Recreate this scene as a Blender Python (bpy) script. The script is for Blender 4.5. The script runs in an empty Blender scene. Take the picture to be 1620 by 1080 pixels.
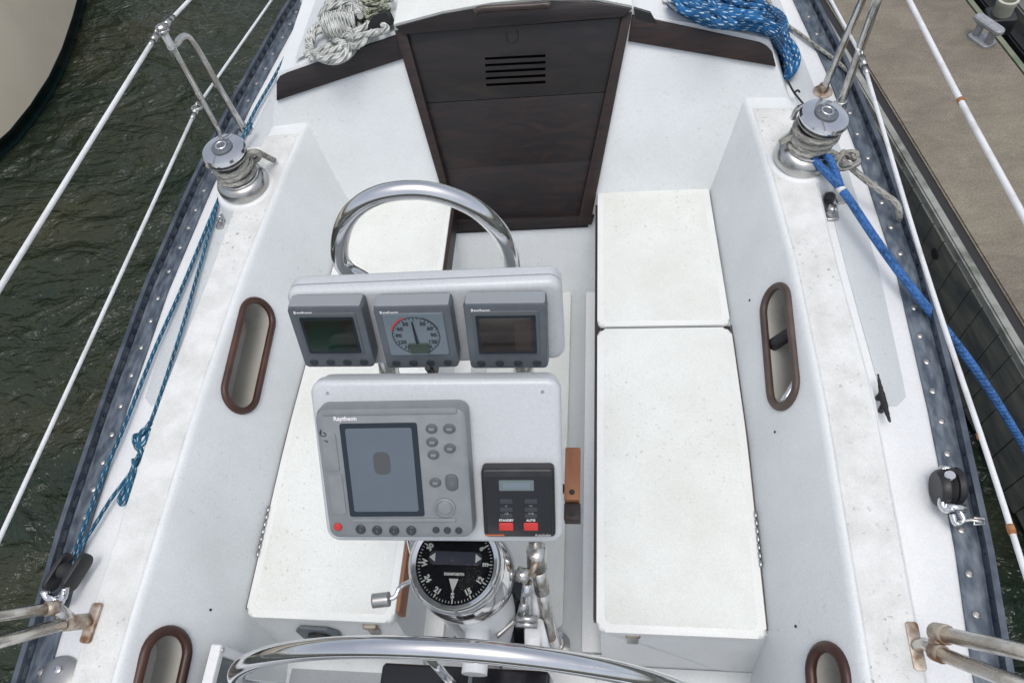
import bpy, bmesh, math, random
from mathutils import Vector as V, Matrix
random.seed(7)
S = 0.73                       # build units -> metres
COL = bpy.context.scene.collection
PI = math.pi

# ---------------------------------------------------------------- camera model (places objects by unprojecting image pixels onto planes)
F = 1160.0
CF = V((.0625, -.8555, .5142)).normalized()
CN = V((.126, .519, .845)); CN = (CN - CN.dot(CF) * CF).normalized()
CR = CN.cross(CF)
CAM = V((.376, 0, 2.3))
def ray(px, py):
    d = V((px - 810.0, py - 540.0, F))
    return V((d.dot(CR), d.dot(CF), -d.dot(CN)))
def at(px, py, z=None, y=None, x=None):
    d = ray(px, py)
    t = (z - CAM.z) / d.z if z is not None else ((y - CAM.y) / d.y if y is not None else (x - CAM.x) / d.x)
    return CAM + d * t
def onplane(px, py, P0, n):
    d = ray(px, py)
    return CAM + d * ((P0 - CAM).dot(n) / d.dot(n))

# ---------------------------------------------------------------- materials
def mat(name, base=(.5, .5, .5), rough=.5, metal=0.0, spec=None, coat=0.0):
    m = bpy.data.materials.new(name); m.use_nodes = True
    b = m.node_tree.nodes['Principled BSDF']
    b.inputs['Base Color'].default_value = (*base, 1); b.inputs['Roughness'].default_value = rough
    b.inputs['Metallic'].default_value = metal
    if coat: b.inputs['Coat Weight'].default_value = coat; b.inputs['Coat Roughness'].default_value = .08
    if spec is not None: b.inputs['Specular IOR Level'].default_value = spec
    return m
def nd(m, t, **kw):
    n = m.node_tree.nodes.new(t)
    for k, v in kw.items():
        if hasattr(n, k): setattr(n, k, v)
        else: n.inputs[k].default_value = v
    return n
def ln(m, a, ao, b, bi): m.node_tree.links.new(a.outputs[ao], b.inputs[bi])
def coords(m, scale=(1, 1, 1), uv=False):
    tc = nd(m, 'ShaderNodeTexCoord'); mp = nd(m, 'ShaderNodeMapping'); mp.inputs['Scale'].default_value = scale
    ln(m, tc, 'UV' if uv else 'Object', mp, 'Vector'); return mp
def ramp(m, stops):
    r = nd(m, 'ShaderNodeValToRGB'); el = r.color_ramp.elements
    while len(el) < len(stops): el.new(.5)
    for e, (p, c) in zip(el, stops): e.position = p; e.color = (*c, 1) if len(c) == 3 else c
    return r
def bsdf(m): return m.node_tree.nodes['Principled BSDF']
def noise_mat(name, c1, c2, scale, rough=.5, lo=.4, hi=.65, bump=0.0, bscale=None, detail=6, metal=0.0, stretch=(1, 1, 1), rvar=0.0, dist=.0):
    m = mat(name, c1, rough, metal)
    mp = coords(m, stretch); n = nd(m, 'ShaderNodeTexNoise', Scale=scale, Detail=detail, Distortion=dist)
    ln(m, mp, 0, n, 'Vector'); r = ramp(m, [(lo, c1), (hi, c2)]); ln(m, n, 'Fac', r, 0); ln(m, r, 0, bsdf(m), 'Base Color')
    if bump:
        n2 = nd(m, 'ShaderNodeTexNoise', Scale=bscale or scale * 4, Detail=3); ln(m, mp, 0, n2, 'Vector')
        bp = nd(m, 'ShaderNodeBump', Strength=bump, Distance=.002); ln(m, n2, 'Fac', bp, 'Height'); ln(m, bp, 0, bsdf(m), 'Normal')
    if rvar:
        mr = nd(m, 'ShaderNodeMapRange'); mr.inputs['To Min'].default_value = rough - rvar; mr.inputs['To Max'].default_value = rough + rvar
        ln(m, n, 'Fac', mr, 0); ln(m, mr, 0, bsdf(m), 'Roughness')
    return m
def mixc(m, fac, a, b, mode='MIX'):
    x = nd(m, 'ShaderNodeMix'); x.data_type = 'RGBA'; x.blend_type = mode
    def put(sock, v):
        if isinstance(v, tuple) and not hasattr(v[0], 'outputs'): x.inputs[sock].default_value = (*v, 1)
        else: m.node_tree.links.new(v[0].outputs[v[1]], x.inputs[sock])
    put(6, a); put(7, b)
    if isinstance(fac, tuple): m.node_tree.links.new(fac[0].outputs[fac[1]], x.inputs[0])
    else: x.inputs[0].default_value = fac
    return x

def gel_mat(name, base, dirt, dirtamt=.35, speck=.0, rough=.38, nonskid=False, mottled=4.5, speckcol=(.18, .18, .14)):
    m = mat(name, base, rough)
    mp = coords(m)
    n = nd(m, 'ShaderNodeTexNoise', Scale=mottled, Detail=8, Roughness=.62); ln(m, mp, 0, n, 'Vector')
    r = ramp(m, [(.38, (0, 0, 0)), (.72, (dirtamt,) * 3)]); ln(m, n, 'Fac', r, 0)
    mx = mixc(m, (r, 0), base, dirt)
    last = (mx, 2)
    if speck:
        n2 = nd(m, 'ShaderNodeTexNoise', Scale=95, Detail=2, Roughness=.5); ln(m, mp, 0, n2, 'Vector')
        n3 = nd(m, 'ShaderNodeTexNoise', Scale=3.2, Detail=3); ln(m, mp, 0, n3, 'Vector')
        r2 = ramp(m, [(.64, (0, 0, 0)), (.73, (speck,) * 3)]); ln(m, n2, 'Fac', r2, 0)
        r3 = ramp(m, [(.45, (.0,) * 3), (.62, (1,) * 3)]); ln(m, n3, 'Fac', r3, 0)
        mu = nd(m, 'ShaderNodeMath'); mu.operation = 'MULTIPLY'; ln(m, r2, 0, mu, 0); ln(m, r3, 0, mu, 1)
        mx2 = mixc(m, (mu, 0), last, speckcol); last = (mx2, 2)
    g_ = nd(m, 'ShaderNodeTexNoise', Scale=230, Detail=2, Roughness=.6); ln(m, mp, 0, g_, 'Vector')
    rg_ = ramp(m, [(.3, (.935, .935, .93)), (.7, (1.03, 1.03, 1.035))]); ln(m, g_, 'Fac', rg_, 0)
    last = (mixc(m, 1.0, last, (rg_, 0), 'MULTIPLY'), 2)
    m.node_tree.links.new(last[0].outputs[last[1]], bsdf(m).inputs['Base Color'])
    bp = nd(m, 'ShaderNodeBump', Strength=.35 if nonskid else .06, Distance=.0015)
    if nonskid:
        n4 = nd(m, 'ShaderNodeTexVoronoi', Scale=320); ln(m, mp, 0, n4, 'Vector'); ln(m, n4, 'Distance', bp, 'Height')
    else:
        n4 = nd(m, 'ShaderNodeTexNoise', Scale=160, Detail=2); ln(m, mp, 0, n4, 'Vector'); ln(m, n4, 'Fac', bp, 'Height')
    ln(m, bp, 0, bsdf(m), 'Normal')
    return m

M = {}
M['gel'] = gel_mat('gelcoat', (.735, .765, .775), (.57, .59, .585), .5, speck=.22, rough=.42)
M['gelwhite'] = gel_mat('gelcoat_edge', (.755, .77, .775), (.64, .655, .655), .3, rough=.4)
M['coamtop'] = gel_mat('coaming_nonskid', (.72, .73, .72), (.45, .46, .42), .6, speck=.7, rough=.6, nonskid=True, mottled=13)
M['seat'] = gel_mat('seat_nonskid', (.735, .76, .735), (.56, .565, .50), .5, speck=.34, rough=.6, nonskid=True, mottled=5)
M['lid'] = gel_mat('lid_gelcoat', (.755, .775, .76), (.60, .61, .57), .4, rough=.45)
M['sole'] = gel_mat('sole_nonskid', (.62, .64, .63), (.47, .49, .46), .5, speck=.3, rough=.6, nonskid=True)
M['gutter'] = gel_mat('sole_gutter', (.46, .49, .50), (.36, .38, .37), .5, rough=.5)
M['sidedeck'] = gel_mat('side_deck_nonskid', (.56, .595, .61), (.48, .50, .51), .5, speck=.3, rough=.6, nonskid=True)
M['greydeck'] = gel_mat('grey_nonskid', (.36, .38, .40), (.28, .30, .31), .5, rough=.6, nonskid=True)
M['podwhite'] = gel_mat('pod_plastic', (.545, .57, .595), (.48, .50, .515), .35, rough=.33)
M['cream'] = noise_mat('cream_lining', (.50, .49, .45), (.42, .41, .37), 8, .6)
def wood(name, c1, c2, rough=.42, axis=(3, 40, 40)):
    m = noise_mat(name, c1, c2, 3, rough, .35, .7, bump=.25, bscale=6, stretch=axis, rvar=.08); return m
M['dark'] = wood('dark_varnished_teak', (.012, .010, .011), (.024, .016, .015))
M['darkworn'] = wood('worn_dark_teak', (.013, .010, .010), (.038, .018, .014), .5, (5, 30, 50))
M['board'] = noise_mat('washboard', (.012, .0110, .012), (.024, .017, .015), 5, .42, .4, .7, bump=.15, stretch=(1, 5, 5), rvar=.08, dist=1.5)
M['board2'] = noise_mat('washboard_stained', (.011, .009, .0095), (.026, .014, .012), 4, .42, .42, .68, bump=.2, stretch=(1.5, 6, 6), rvar=.1, dist=2)
M['rim'] = noise_mat('brown_rim', (.042, .017, .011), (.080, .032, .020), 9, .42, bump=.1)
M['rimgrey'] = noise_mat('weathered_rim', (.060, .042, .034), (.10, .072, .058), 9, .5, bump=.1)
M['teak'] = noise_mat('bare_teak', (.22, .085, .038), (.34, .15, .075), 4, .55, stretch=(4, 1, 4), bump=.2)
M['black'] = mat('black', (.006, .006, .007), .5)
M['patch'] = mat('lcd_patch', (.040, .030, .026), .2)
M['handle'] = noise_mat('handle_teak', (.030, .022, .020), (.055, .038, .032), 12, .3)
M['slot'] = mat('slot_black', (.0015, .0015, .0015), 1.0, spec=0.0)
M['blackgloss'] = mat('black_gloss', (.008, .008, .010), .16)
M['blackplastic'] = noise_mat('black_plastic', (.012, .012, .014), (.022, .022, .024), 30, .42)
M['rubber'] = mat('dark_rubber', (.02, .02, .022), .7)
M['chrome'] = noise_mat('polished_stainless', (.72, .72, .73), (.62, .62, .63), 14, .09, metal=1.0, rvar=.04)
M['steel'] = noise_mat('stainless', (.55, .55, .54), (.42, .41, .39), 20, .26, metal=1.0, rvar=.07)
M['worn'] = noise_mat('weathered_stainless', (.62, .61, .58), (.42, .37, .31), 30, .27, .45, .75, metal=1.0, rvar=.1)
M['rusty'] = noise_mat('rust_stained_stainless', (.50, .45, .38), (.20, .10, .05), 34, .5, .42, .62, metal=.6)
M['rust'] = noise_mat('rust', (.28, .10, .03), (.42, .22, .10), 60, .8)
M['satin'] = noise_mat('satin_alloy', (.42, .42, .42), (.33, .33, .32), 24, .34, metal=.9, rvar=.08)
M['rail'] = noise_mat('anodised_rail', (.065, .085, .115), (.20, .235, .27), 22, .45, .38, .72, metal=.3, bump=.15, stretch=(3, 1, 3), rvar=.1)
M['raillip'] = noise_mat('rail_lip', (.06, .075, .10), (.13, .15, .18), 16, .4, metal=.5, bump=.1)
M['vinyl'] = noise_mat('white_vinyl', (.74, .75, .76), (.55, .55, .53), 22, .38, .5, .8)
M['grey'] = noise_mat('instrument_grey', (.098, .115, .132), (.112, .128, .145), 40, .46)
M['greylt'] = noise_mat('plotter_grey', (.20, .22, .23), (.225, .245, .255), 40, .46)
M['greytop'] = mat('bezel_light', (.27, .29, .31), .42)
M['button'] = mat('button_dark', (.035, .042, .048), .4)
M['buttongrey'] = mat('button_grey', (.095, .11, .12), .45)
M['redbutton'] = mat('red_button', (.52, .035, .03), .4)
M['white'] = mat('white_print', (.8, .8, .8), .5)
M['greyprint'] = mat('grey_print', (.35, .36, .36), .5)
M['redprint'] = mat('red_print', (.6, .05, .04), .5)
M['orangeprint'] = mat('orange_print', (.45, .12, .05), .5)
M['lcd'] = noise_mat('lcd', (.10, .125, .155), (.125, .155, .18), 4, .13)
M['lcdgreen'] = noise_mat('lcd_dark_green', (.006, .022, .014), (.020, .006, .006), 9, .12, .45, .62)
M['lcdbrown'] = noise_mat('lcd_dark_brown', (.018, .014, .012), (.032, .024, .022), 9, .12)
M['lcdlight'] = mat('dial_face', (.16, .20, .23), .2)
M['lcdsmall'] = mat('small_lcd', (.13, .17, .17), .25)
M['lcdinner'] = mat('lcd_inner', (.05, .07, .055), .2)
M['screenstain'] = mat('screen_stain', (.075, .082, .085), .3)
M['screenframe'] = mat('screen_frame', (.010, .018, .028), .25)
M['concrete'] = None
M['boattan'] = noise_mat('tan_topsides', (.80, .71, .56), (.72, .64, .50), 2.5, .32, rvar=.05)
M['boatstripe'] = noise_mat('dark_green_boot', (.012, .045, .05), (.02, .03, .035), 6, .35)
M['boatlow'] = mat('antifoul', (.008, .010, .014), .6)
M['plank'] = noise_mat('grey_planks', (.085, .095, .095), (.20, .20, .17), 6, .8, .35, .7, bump=.6, bscale=20, stretch=(1, 1, 4))
M['plankedge'] = noise_mat('plank_edge', (.28, .29, .27), (.12, .13, .11), 18, .8, .45, .7, bump=.4)
M['pvc'] = noise_mat('pvc', (.50, .50, .42), (.38, .38, .30), 15, .5)
M['galv'] = noise_mat('galvanised', (.36, .37, .39), (.27, .28, .29), 30, .5, metal=.35, bump=.2)
M['card'] = mat('compass_card', (.003, .0035, .005), .8, spec=.1)
M['cardmid'] = mat('compass_band', (.016, .018, .032), .5, spec=.2)
M['bone'] = mat('card_print', (.36, .38, .35), .6)

m = M['concrete'] = mat('concrete', (.3, .27, .23), .85)
mp = coords(m)
a = nd(m, 'ShaderNodeTexNoise', Scale=1.6, Detail=8, Roughness=.6, Distortion=.4); ln(m, mp, 0, a, 'Vector')
mp2 = coords(m, (1.6, 3.2, 1)); b = nd(m, 'ShaderNodeTexNoise', Scale=4, Detail=8, Roughness=.72, Distortion=.9); ln(m, mp2, 0, b, 'Vector')
r1 = ramp(m, [(.3, (.165, .145, .112)), (.52, (.215, .188, .148)), (.75, (.235, .218, .160))]); ln(m, a, 'Fac', r1, 0)
r2 = ramp(m, [(.3, (.72, .71, .72)), (.7, (1.12, 1.12, 1.13))]); ln(m, b, 'Fac', r2, 0)
mx = mixc(m, 1.0, (r1, 0), (r2, 0), 'MULTIPLY')
g = nd(m, 'ShaderNodeTexNoise', Scale=170, Detail=2); ln(m, mp, 0, g, 'Vector')
r3 = ramp(m, [(.3, (.75, .75, .75)), (.7, (1.2, 1.2, 1.2))]); ln(m, g, 'Fac', r3, 0)
mx2 = mixc(m, 1.0, (mx, 2), (r3, 0), 'MULTIPLY'); ln(m, mx2, 2, bsdf(m), 'Base Color')
bp = nd(m, 'ShaderNodeBump', Strength=.5, Distance=.003); ln(m, g, 'Fac', bp, 'Height'); ln(m, bp, 0, bsdf(m), 'Normal')
M['algae'] = noise_mat('algae_edge', (.13, .17, .11), (.22, .22, .17), 12, .9, bump=.5)

# water
m = M['water'] = mat('harbour_water', (.020, .022, .012), .10)
bsdf(m).inputs['IOR'].default_value = 1.33
mp = coords(m, (1.0, 1.9, 1)); mp.inputs['Rotation'].default_value = (0, 0, .35)
a = nd(m, 'ShaderNodeTexNoise', Scale=1.9, Detail=5, Roughness=.5, Distortion=1.0); ln(m, mp, 0, a, 'Vector')
b = nd(m, 'ShaderNodeTexNoise', Scale=5.5, Detail=4, Roughness=.5, Distortion=.8); ln(m, mp, 0, b, 'Vector')
ad = nd(m, 'ShaderNodeMath'); ad.operation = 'MULTIPLY_ADD'; ln(m, b, 'Fac', ad, 0); ad.inputs[1].default_value = .45; ln(m, a, 'Fac', ad, 2)
bp = nd(m, 'ShaderNodeBump', Strength=.95, Distance=.15); ln(m, ad, 0, bp, 'Height'); ln(m, bp, 0, bsdf(m), 'Normal')
c = nd(m, 'ShaderNodeTexNoise', Scale=1.1, Detail=4); ln(m, mp, 0, c, 'Vector')
r = ramp(m, [(.35, (.015, .027, .019)), (.65, (.034, .038, .022))]); ln(m, c, 'Fac', r, 0); ln(m, r, 0, bsdf(m), 'Base Color')

def rope_mat(name, base, fleck, fl=.5, k=1.0, bump=.6, kind='braid'):
    m = mat(name, base, .85)
    tc = nd(m, 'ShaderNodeTexCoord'); sp = nd(m, 'ShaderNodeSeparateXYZ'); ln(m, tc, 'UV', sp, 0)
    def wave(au, av):
        x = nd(m, 'ShaderNodeMath'); x.operation = 'MULTIPLY'; ln(m, sp, 0, x, 0); x.inputs[1].default_value = au
        y = nd(m, 'ShaderNodeMath'); y.operation = 'MULTIPLY_ADD'; ln(m, sp, 1, y, 0); y.inputs[1].default_value = av; ln(m, x, 0, y, 2)
        s = nd(m, 'ShaderNodeMath'); s.operation = 'SINE'; ln(m, y, 0, s, 0); return s
    w1 = wave(260 * k, 6 * PI); w2 = wave(260 * k, -6 * PI)
    mx = nd(m, 'ShaderNodeMath'); mx.operation = 'MAXIMUM' if kind == 'braid' else 'ADD'; ln(m, w1, 0, mx, 0); ln(m, w2 if kind == 'braid' else w1, 0, mx, 1)
    bp = nd(m, 'ShaderNodeBump', Strength=bump, Distance=.002); ln(m, mx, 0, bp, 'Height'); ln(m, bp, 0, bsdf(m), 'Normal')
    f1 = wave(70 * k, 8 * PI); f2 = wave(47 * k, -4 * PI)
    pr = nd(m, 'ShaderNodeMath'); pr.operation = 'MULTIPLY'; ln(m, f1, 0, pr, 0); ln(m, f2, 0, pr, 1)
    r = ramp(m, [(fl, (0, 0, 0)), (fl + .08, (1, 1, 1))]); ln(m, pr, 0, r, 0)
    nn = nd(m, 'ShaderNodeTexNoise', Scale=25, Detail=3); ln(m, tc, 'Object', nn, 'Vector')
    dk = ramp(m, [(.3, tuple(c * .6 for c in base)), (.7, tuple(min(1, c * 1.3) for c in base))]); ln(m, nn, 'Fac', dk, 0)
    x = mixc(m, (r, 0), (dk, 0), fleck); ln(m, x, 2, bsdf(m), 'Base Color')
    return m
M['bluerope'] = rope_mat('blue_flecked_rope', (.010, .11, .28), (.42, .56, .66), .62, 1.25)
M['tealrope'] = rope_mat('teal_flecked_rope', (.012, .095, .18), (.33, .47, .52), .6, 1.5)
M['blueline'] = rope_mat('plain_blue_rope', (.035, .13, .36), (.06, .17, .42), .35, 1.3, .8)
M['whiterope'] = rope_mat('dirty_white_rope', (.60, .62, .58), (.72, .73, .70), .5, .6, 1.0, 'laid')
M['greenrope'] = rope_mat('greenish_white_rope', (.40, .43, .32), (.58, .60, .50), .5, .6, 1.0, 'laid')
M['greyrope'] = rope_mat('grey_rope', (.33, .325, .29), (.42, .41, .38), .5, .7, .9)

# ---------------------------------------------------------------- object helpers
ORIG = {}
def _root(o):
    while o.parent: o = o.parent
    return o
def thing(name, label, cat, loc, group=None, kind=None):
    o = bpy.data.objects.new(name, None); COL.objects.link(o); o.empty_display_size = .05
    o.location = V(loc); ORIG[o.name] = V(loc); o['label'] = label; o['category'] = cat
    if group: o['group'] = group
    if kind: o['kind'] = kind
    return o
def obj(name, me, material, parent=None, label=None, cat=None, group=None, kind=None, smooth=None, loc=None):
    """me: bmesh in unscaled world coordinates -> one mesh object"""
    if isinstance(me, bmesh.types.BMesh):
        bm = me; me = bpy.data.meshes.new(name); bmesh.ops.recalc_face_normals(bm, faces=bm.faces[:]) ; bm.to_mesh(me); bm.free()
    o = bpy.data.objects.new(name, me); COL.objects.link(o)
    if parent:
        o.parent = parent; org = ORIG[_root(parent).name]
    else:
        if loc is None:
            c = sum((v.co for v in me.vertices), V()) / max(1, len(me.vertices)); zmin = min(v.co.z for v in me.vertices); loc = V((c.x, c.y, zmin))
        org = V(loc); o.location = org; ORIG[o.name] = org
    me.transform(Matrix.Translation(-org))
    if material: me.materials.append(M[material] if isinstance(material, str) else material)
    if label: o['label'] = label
    if cat: o['category'] = cat
    if group: o['group'] = group
    if kind: o['kind'] = kind
    if smooth: me.polygons.foreach_set('use_smooth', [True] * len(me.polygons)); 
    if smooth == 'auto':
        me.set_sharp_from_angle(angle=math.radians(38))
    return o
def join(*bms):
    out = bmesh.new()
    for b in bms:
        t = bpy.data.meshes.new('t'); b.to_mesh(t); b.free(); out.from_mesh(t); bpy.data.meshes.remove(t)
    return out

def rrect(w, h, r, n=5):
    pts = []
    for cx, cy, a0 in ((w/2-r, h/2-r, 0), (-w/2+r, h/2-r, 90), (-w/2+r, -h/2+r, 180), (w/2-r, -h/2+r, 270)):
        for i in range(n + 1):
            a = math.radians(a0 + 90 * i / n); pts.append((cx + r * math.cos(a), cy + r * math.sin(a)))
    return pts
class Frame:
    def __init__(s, o, u, v, n=None):
        s.o = V(o); s.u = V(u).normalized(); s.v = V(v); s.v = (s.v - s.v.dot(s.u) * s.u).normalized()
        s.n = V(n) if n else s.u.cross(s.v)
    def P(s, a, b, d=0): return s.o + s.u * a + s.v * b + s.n * d
    def L(s, px, py, d=0):
        p = onplane(px, py, s.o + s.n * d, s.n) - s.o
        return p.dot(s.u), p.dot(s.v)
def frame_px(P0, n, quad):
    A, B, D, E_ = [onplane(*q, P0, n) for q in quad]
    u = ((B - A) + (D - E_)); v = (A - E_) + (B - D)
    o = (A + B + D + E_) / 4
    # rotate symmetric
    un = u.normalized(); vn = v.normalized(); un2 = (un + vn.cross(n)).normalized()
    fr = Frame(o, un2, n.cross(un2), n)
    return fr, (u.length / 2, v.length / 2)
WORLD = Frame((0, 0, 0), (1, 0, 0), (0, 1, 0))
def stack(fr, rings, closed_top=True, closed_bot=True):
    """rings: list of (pts2d, depth); equal counts"""
    bm = bmesh.new(); prev = None; first = None
    for pts, d in rings:
        cur = [bm.verts.new(fr.P(x, y, d)) for x, y in pts]
        if prev:
            n = len(cur)
            for i in range(n): bm.faces.new((prev[i], prev[(i+1) % n], cur[(i+1) % n], cur[i]))
        else: first = cur
        prev = cur
    if closed_top: bm.faces.new(prev)
    if closed_bot: bm.faces.new(first[::-1])
    return bm
def rbox(fr, cx, cy, w, h, r, d0, d1, bev=.004, n=5, seg=3):
    rings = [(rrect(w, h, r, n), d0)]
    for i in range(seg + 1):
        a = PI / 2 * i / seg; ins = bev * (1 - math.cos(a)); rr = max(r - ins, .0005)
        rings.append((rrect(w - 2*ins, h - 2*ins, rr, n), d1 - bev + bev * math.sin(a)))
    rings = [([(x + cx, y + cy) for x, y in p], d) for p, d in rings]
    return stack(fr, rings)
def poly(fr, pts, d0, d1, bev=0, seg=2):
    bm = stack(fr, [(pts, d0), (pts, d1)])
    if bev:
        bm.edges.ensure_lookup_table()
        top = [e for e in bm.edges if all(abs((v.co - fr.o).dot(fr.n) - d1) < 1e-6 for v in e.verts)]
        bmesh.ops.bevel(bm, geom=top, offset=bev, segments=seg, affect='EDGES', profile=.5)
    return bm
def disc(fr, cx, cy, r, d0, d1, bev=.002, n=24):
    c = lambda q: [(cx + q * math.cos(2*PI*i/n), cy + q * math.sin(2*PI*i/n)) for i in range(n)]
    return stack(fr, [(c(r), d0), (c(r), d1 - bev), (c(r - bev), d1)])
def box(x0, x1, y0, y1, z0, z1, bev=0.0, seg=2):
    bm = stack(WORLD, [([(x0, y0), (x1, y0), (x1, y1), (x0, y1)], z0), ([(x0, y0), (x1, y0), (x1, y1), (x0, y1)], z1)])
    if bev: bmesh.ops.bevel(bm, geom=bm.edges[:], offset=bev, segments=seg, affect='EDGES', profile=.5)
    return bm
def lathe(fr, prof, n=32, cap=True):
    rings = [([(r * math.cos(2*PI*i/n), r * math.sin(2*PI*i/n)) for i in range(n)], d) for r, d in prof]
    return stack(fr, rings, cap, cap)
def catmull(pts, sub):
    P = [V(p) for p in pts]
    if len(P) < 3 or sub <= 1: return P
    out = []
    ext = [2*P[0]-P[1]] + P + [2*P[-1]-P[-2]]
    for i in range(1, len(ext) - 2):
        p0, p1, p2, p3 = ext[i-1:i+3]
        for k in range(sub):
            t = k / sub
            out.append(.5*((2*p1)+(p2-p0)*t+(2*p0-5*p1+4*p2-p3)*t*t+(3*p1-p0-3*p2+p3)*t**3))
    out.append(P[-1]); return out
def tube(pts, r, sub=6, n=10, closed=False, flat=None, radii=None):
    """swept tube with UV (u = metres along, v = around)"""
    if closed:
        P = [V(p) for p in pts]; N = len(P); out = []
        for i in range(N):
            p0, p1, p2, p3 = P[i-1], P[i], P[(i+1) % N], P[(i+2) % N]
            for k in range(sub):
                t = k / sub; out.append(.5*((2*p1)+(p2-p0)*t+(2*p0-5*p1+4*p2-p3)*t*t+(3*p1-p0-3*p2+p3)*t**3))
        C = out
    else: C = catmull(pts, sub)
    bm = bmesh.new(); uvl = bm.loops.layers.uv.new('UVMap')
    N = len(C)
    T = []
    for i in range(N):
        a = C[(i-1) % N] if (closed or i > 0) else C[0]; b = C[(i+1) % N] if (closed or i < N-1) else C[-1]
        T.append((b - a).normalized())
    up = V((0, 0, 1)) if abs(T[0].z) < .9 else V((1, 0, 0))
    nrm = (up - up.dot(T[0]) * T[0]).normalized()
    rings = []; s = 0; ss = []
    for i in range(N):
        nrm = (nrm - nrm.dot(T[i]) * T[i]).normalized(); bn = T[i].cross(nrm)
        rr = r if radii is None else radii[min(len(radii)-1, int(i * len(radii) / N))]
        rings.append([bm.verts.new(C[i] + (nrm * math.cos(2*PI*k/n) + bn * math.sin(2*PI*k/n)) * rr) for k in range(n)])
        if i: s += (C[i] - C[i-1]).length
        ss.append(s)
    M_ = N if closed else N - 1
    for i in range(M_):
        A, B = rings[i], rings[(i+1) % N]; s0 = ss[i]; s1 = ss[i+1] if i + 1 < N else s + (C[0]-C[-1]).length
        off = 0
        if closed and i == N-1:
            off = min(range(n), key=lambda q: (A[0].co - B[q].co).length)
        for k in range(n):
            f = bm.faces.new((A[k], A[(k+1) % n], B[(k+1+off) % n], B[(k+off) % n])); f.smooth = True
            for l, uv in zip(f.loops, ((s0, k/n), (s0, (k+1)/n), (s1, (k+1)/n), (s1, k/n))): l[uvl].uv = uv
    if not closed:
        bm.faces.new(rings[0][::-1]); bm.faces.new(rings[-1])
    return bm
def text(fr, s, cx, cy, size, d, material, parent, name='lettering', bold=0.0, th=.0006, rot=0, xs=1.0, align='CENTER'):
    cu = bpy.data.curves.new('t', 'FONT'); cu.body = s; cu.size = size; cu.extrude = th; cu.offset = bold
    cu.align_x = align; cu.align_y = 'CENTER'; cu.resolution_u = 2
    ob = bpy.data.objects.new('t', cu); COL.objects.link(ob)
    bpy.context.view_layer.update()
    dg = bpy.context.evaluated_depsgraph_get(); me = bpy.data.meshes.new_from_object(ob.evaluated_get(dg))
    bpy.data.objects.remove(ob); bpy.data.curves.remove(cu)
    mm = Matrix((( *fr.u, 0), (*fr.v, 0), (*fr.n, 0), (0, 0, 0, 1))).transposed()
    mm.translation = fr.P(cx, cy, d)
    me.materials.clear()
    me.transform(mm @ Matrix.Rotation(rot, 4, 'Z') @ Matrix.Diagonal((xs, 1, 1, 1)))
    return obj(name, me, material, parent)
def lerp(tab, y):
    if y <= tab[0][0]: return tab[0][1]
    for (a, b), (c, d) in zip(tab, tab[1:]):
        if y <= c: return b + (d - b) * (y - a) / (c - a)
    return tab[-1][1]

# ---------------------------------------------------------------- sailboat shell
SEATO = [(-1, .80), (.4, .80), (1, .804), (1.44, .792), (2.07, .764), (2.4, .75)]
INN = [(-1, .90), (0, .935), (.3, .945), (1.0, .95), (1.5, .935), (2.0, .895), (2.3, .862), (2.5, .84)]
OUT = [(-1, 1.04), (0, 1.085), (.3, 1.10), (1.0, 1.115), (1.5, 1.09), (2.0, 1.075), (2.3, 1.035), (2.5, 1.0)]
TIN = [(-1, 1.05), (0, 1.20), (.3, 1.225), (.6, 1.255), (1.0, 1.275), (1.5, 1.285), (2.0, 1.26), (2.5, 1.215), (3.1, 1.13), (4, .95), (5, .65), (6.2, .06)]
TW = .085
ZC, ZD, ZS = .325, .228, -.425
def xw(y, z): return lerp(SEATO, y) + (lerp(INN, y) - lerp(SEATO, y)) * min(1, max(0, z / ZC)) if z > 0 else lerp(SEATO, y)
def at_wall(px, py, side):
    x = .88
    for _ in range(25):
        p = at(px, py, x=side * x); x = .5 * x + .5 * xw(p.y, p.z)
    return at(px, py, x=side * x)
BN = V((0, -1, .47)).normalized()
def bulk(px, py, off=0): return onplane(px, py, V((0, 2.11, 0)) + BN * off, BN)

boat = thing('sailboat', 'white sailboat cockpit filling the photo, dark companionway boards ahead and two long white seats', 'sailboat', (0, 1.0, -1.15))
PT = boat
ys = [-.9 + .1 * i for i in range(33)]   # -.9 .. 2.3
def grid(fn, us, vs, thick=None):
    bm = bmesh.new(); g = [[bm.verts.new(fn(u, v)) for v in vs] for u in us]
    for i in range(len(us)-1):
        for j in range(len(vs)-1): bm.faces.new((g[i][j], g[i+1][j], g[i+1][j+1], g[i][j+1]))
    return bm

def coaming(side):
    sec = [('i', -.47), ('i', -.002), ('i', ZC-.016), ('i2', ZC-.005), ('i3', ZC), ('o3', ZC-.008), ('o2', ZC-.02), ('o', ZC-.05), ('ob', ZD-.03)]
    def pt(k, y):
        n, z = sec[k]
        if n == 'i': x = xw(y, z)
        elif n == 'i2': x = lerp(INN, y) + .002
        elif n == 'i3': x = lerp(INN, y) + .011
        elif n == 'o3': x = lerp(OUT, y) - .025
        elif n == 'o2': x = lerp(OUT, y) - .006
        elif n == 'o': x = lerp(OUT, y) + .004
        else: x = lerp(OUT, y) + .03
        return V((side * x, y, z))
    bm = bmesh.new(); Y = ys + [2.4]; K = len(sec)
    R = [[bm.verts.new(pt(k, y)) for k in range(K)] for y in Y]
    for i in range(len(Y)-1):
        for k in range(K): bm.faces.new((R[i][k], R[i][(k+1) % K], R[i+1][(k+1) % K], R[i+1][k]))
    bm.faces.new(R[0]); bm.faces.new(R[-1][::-1])
    return obj('coaming', bm, 'gel', PT, smooth='auto')
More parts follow.
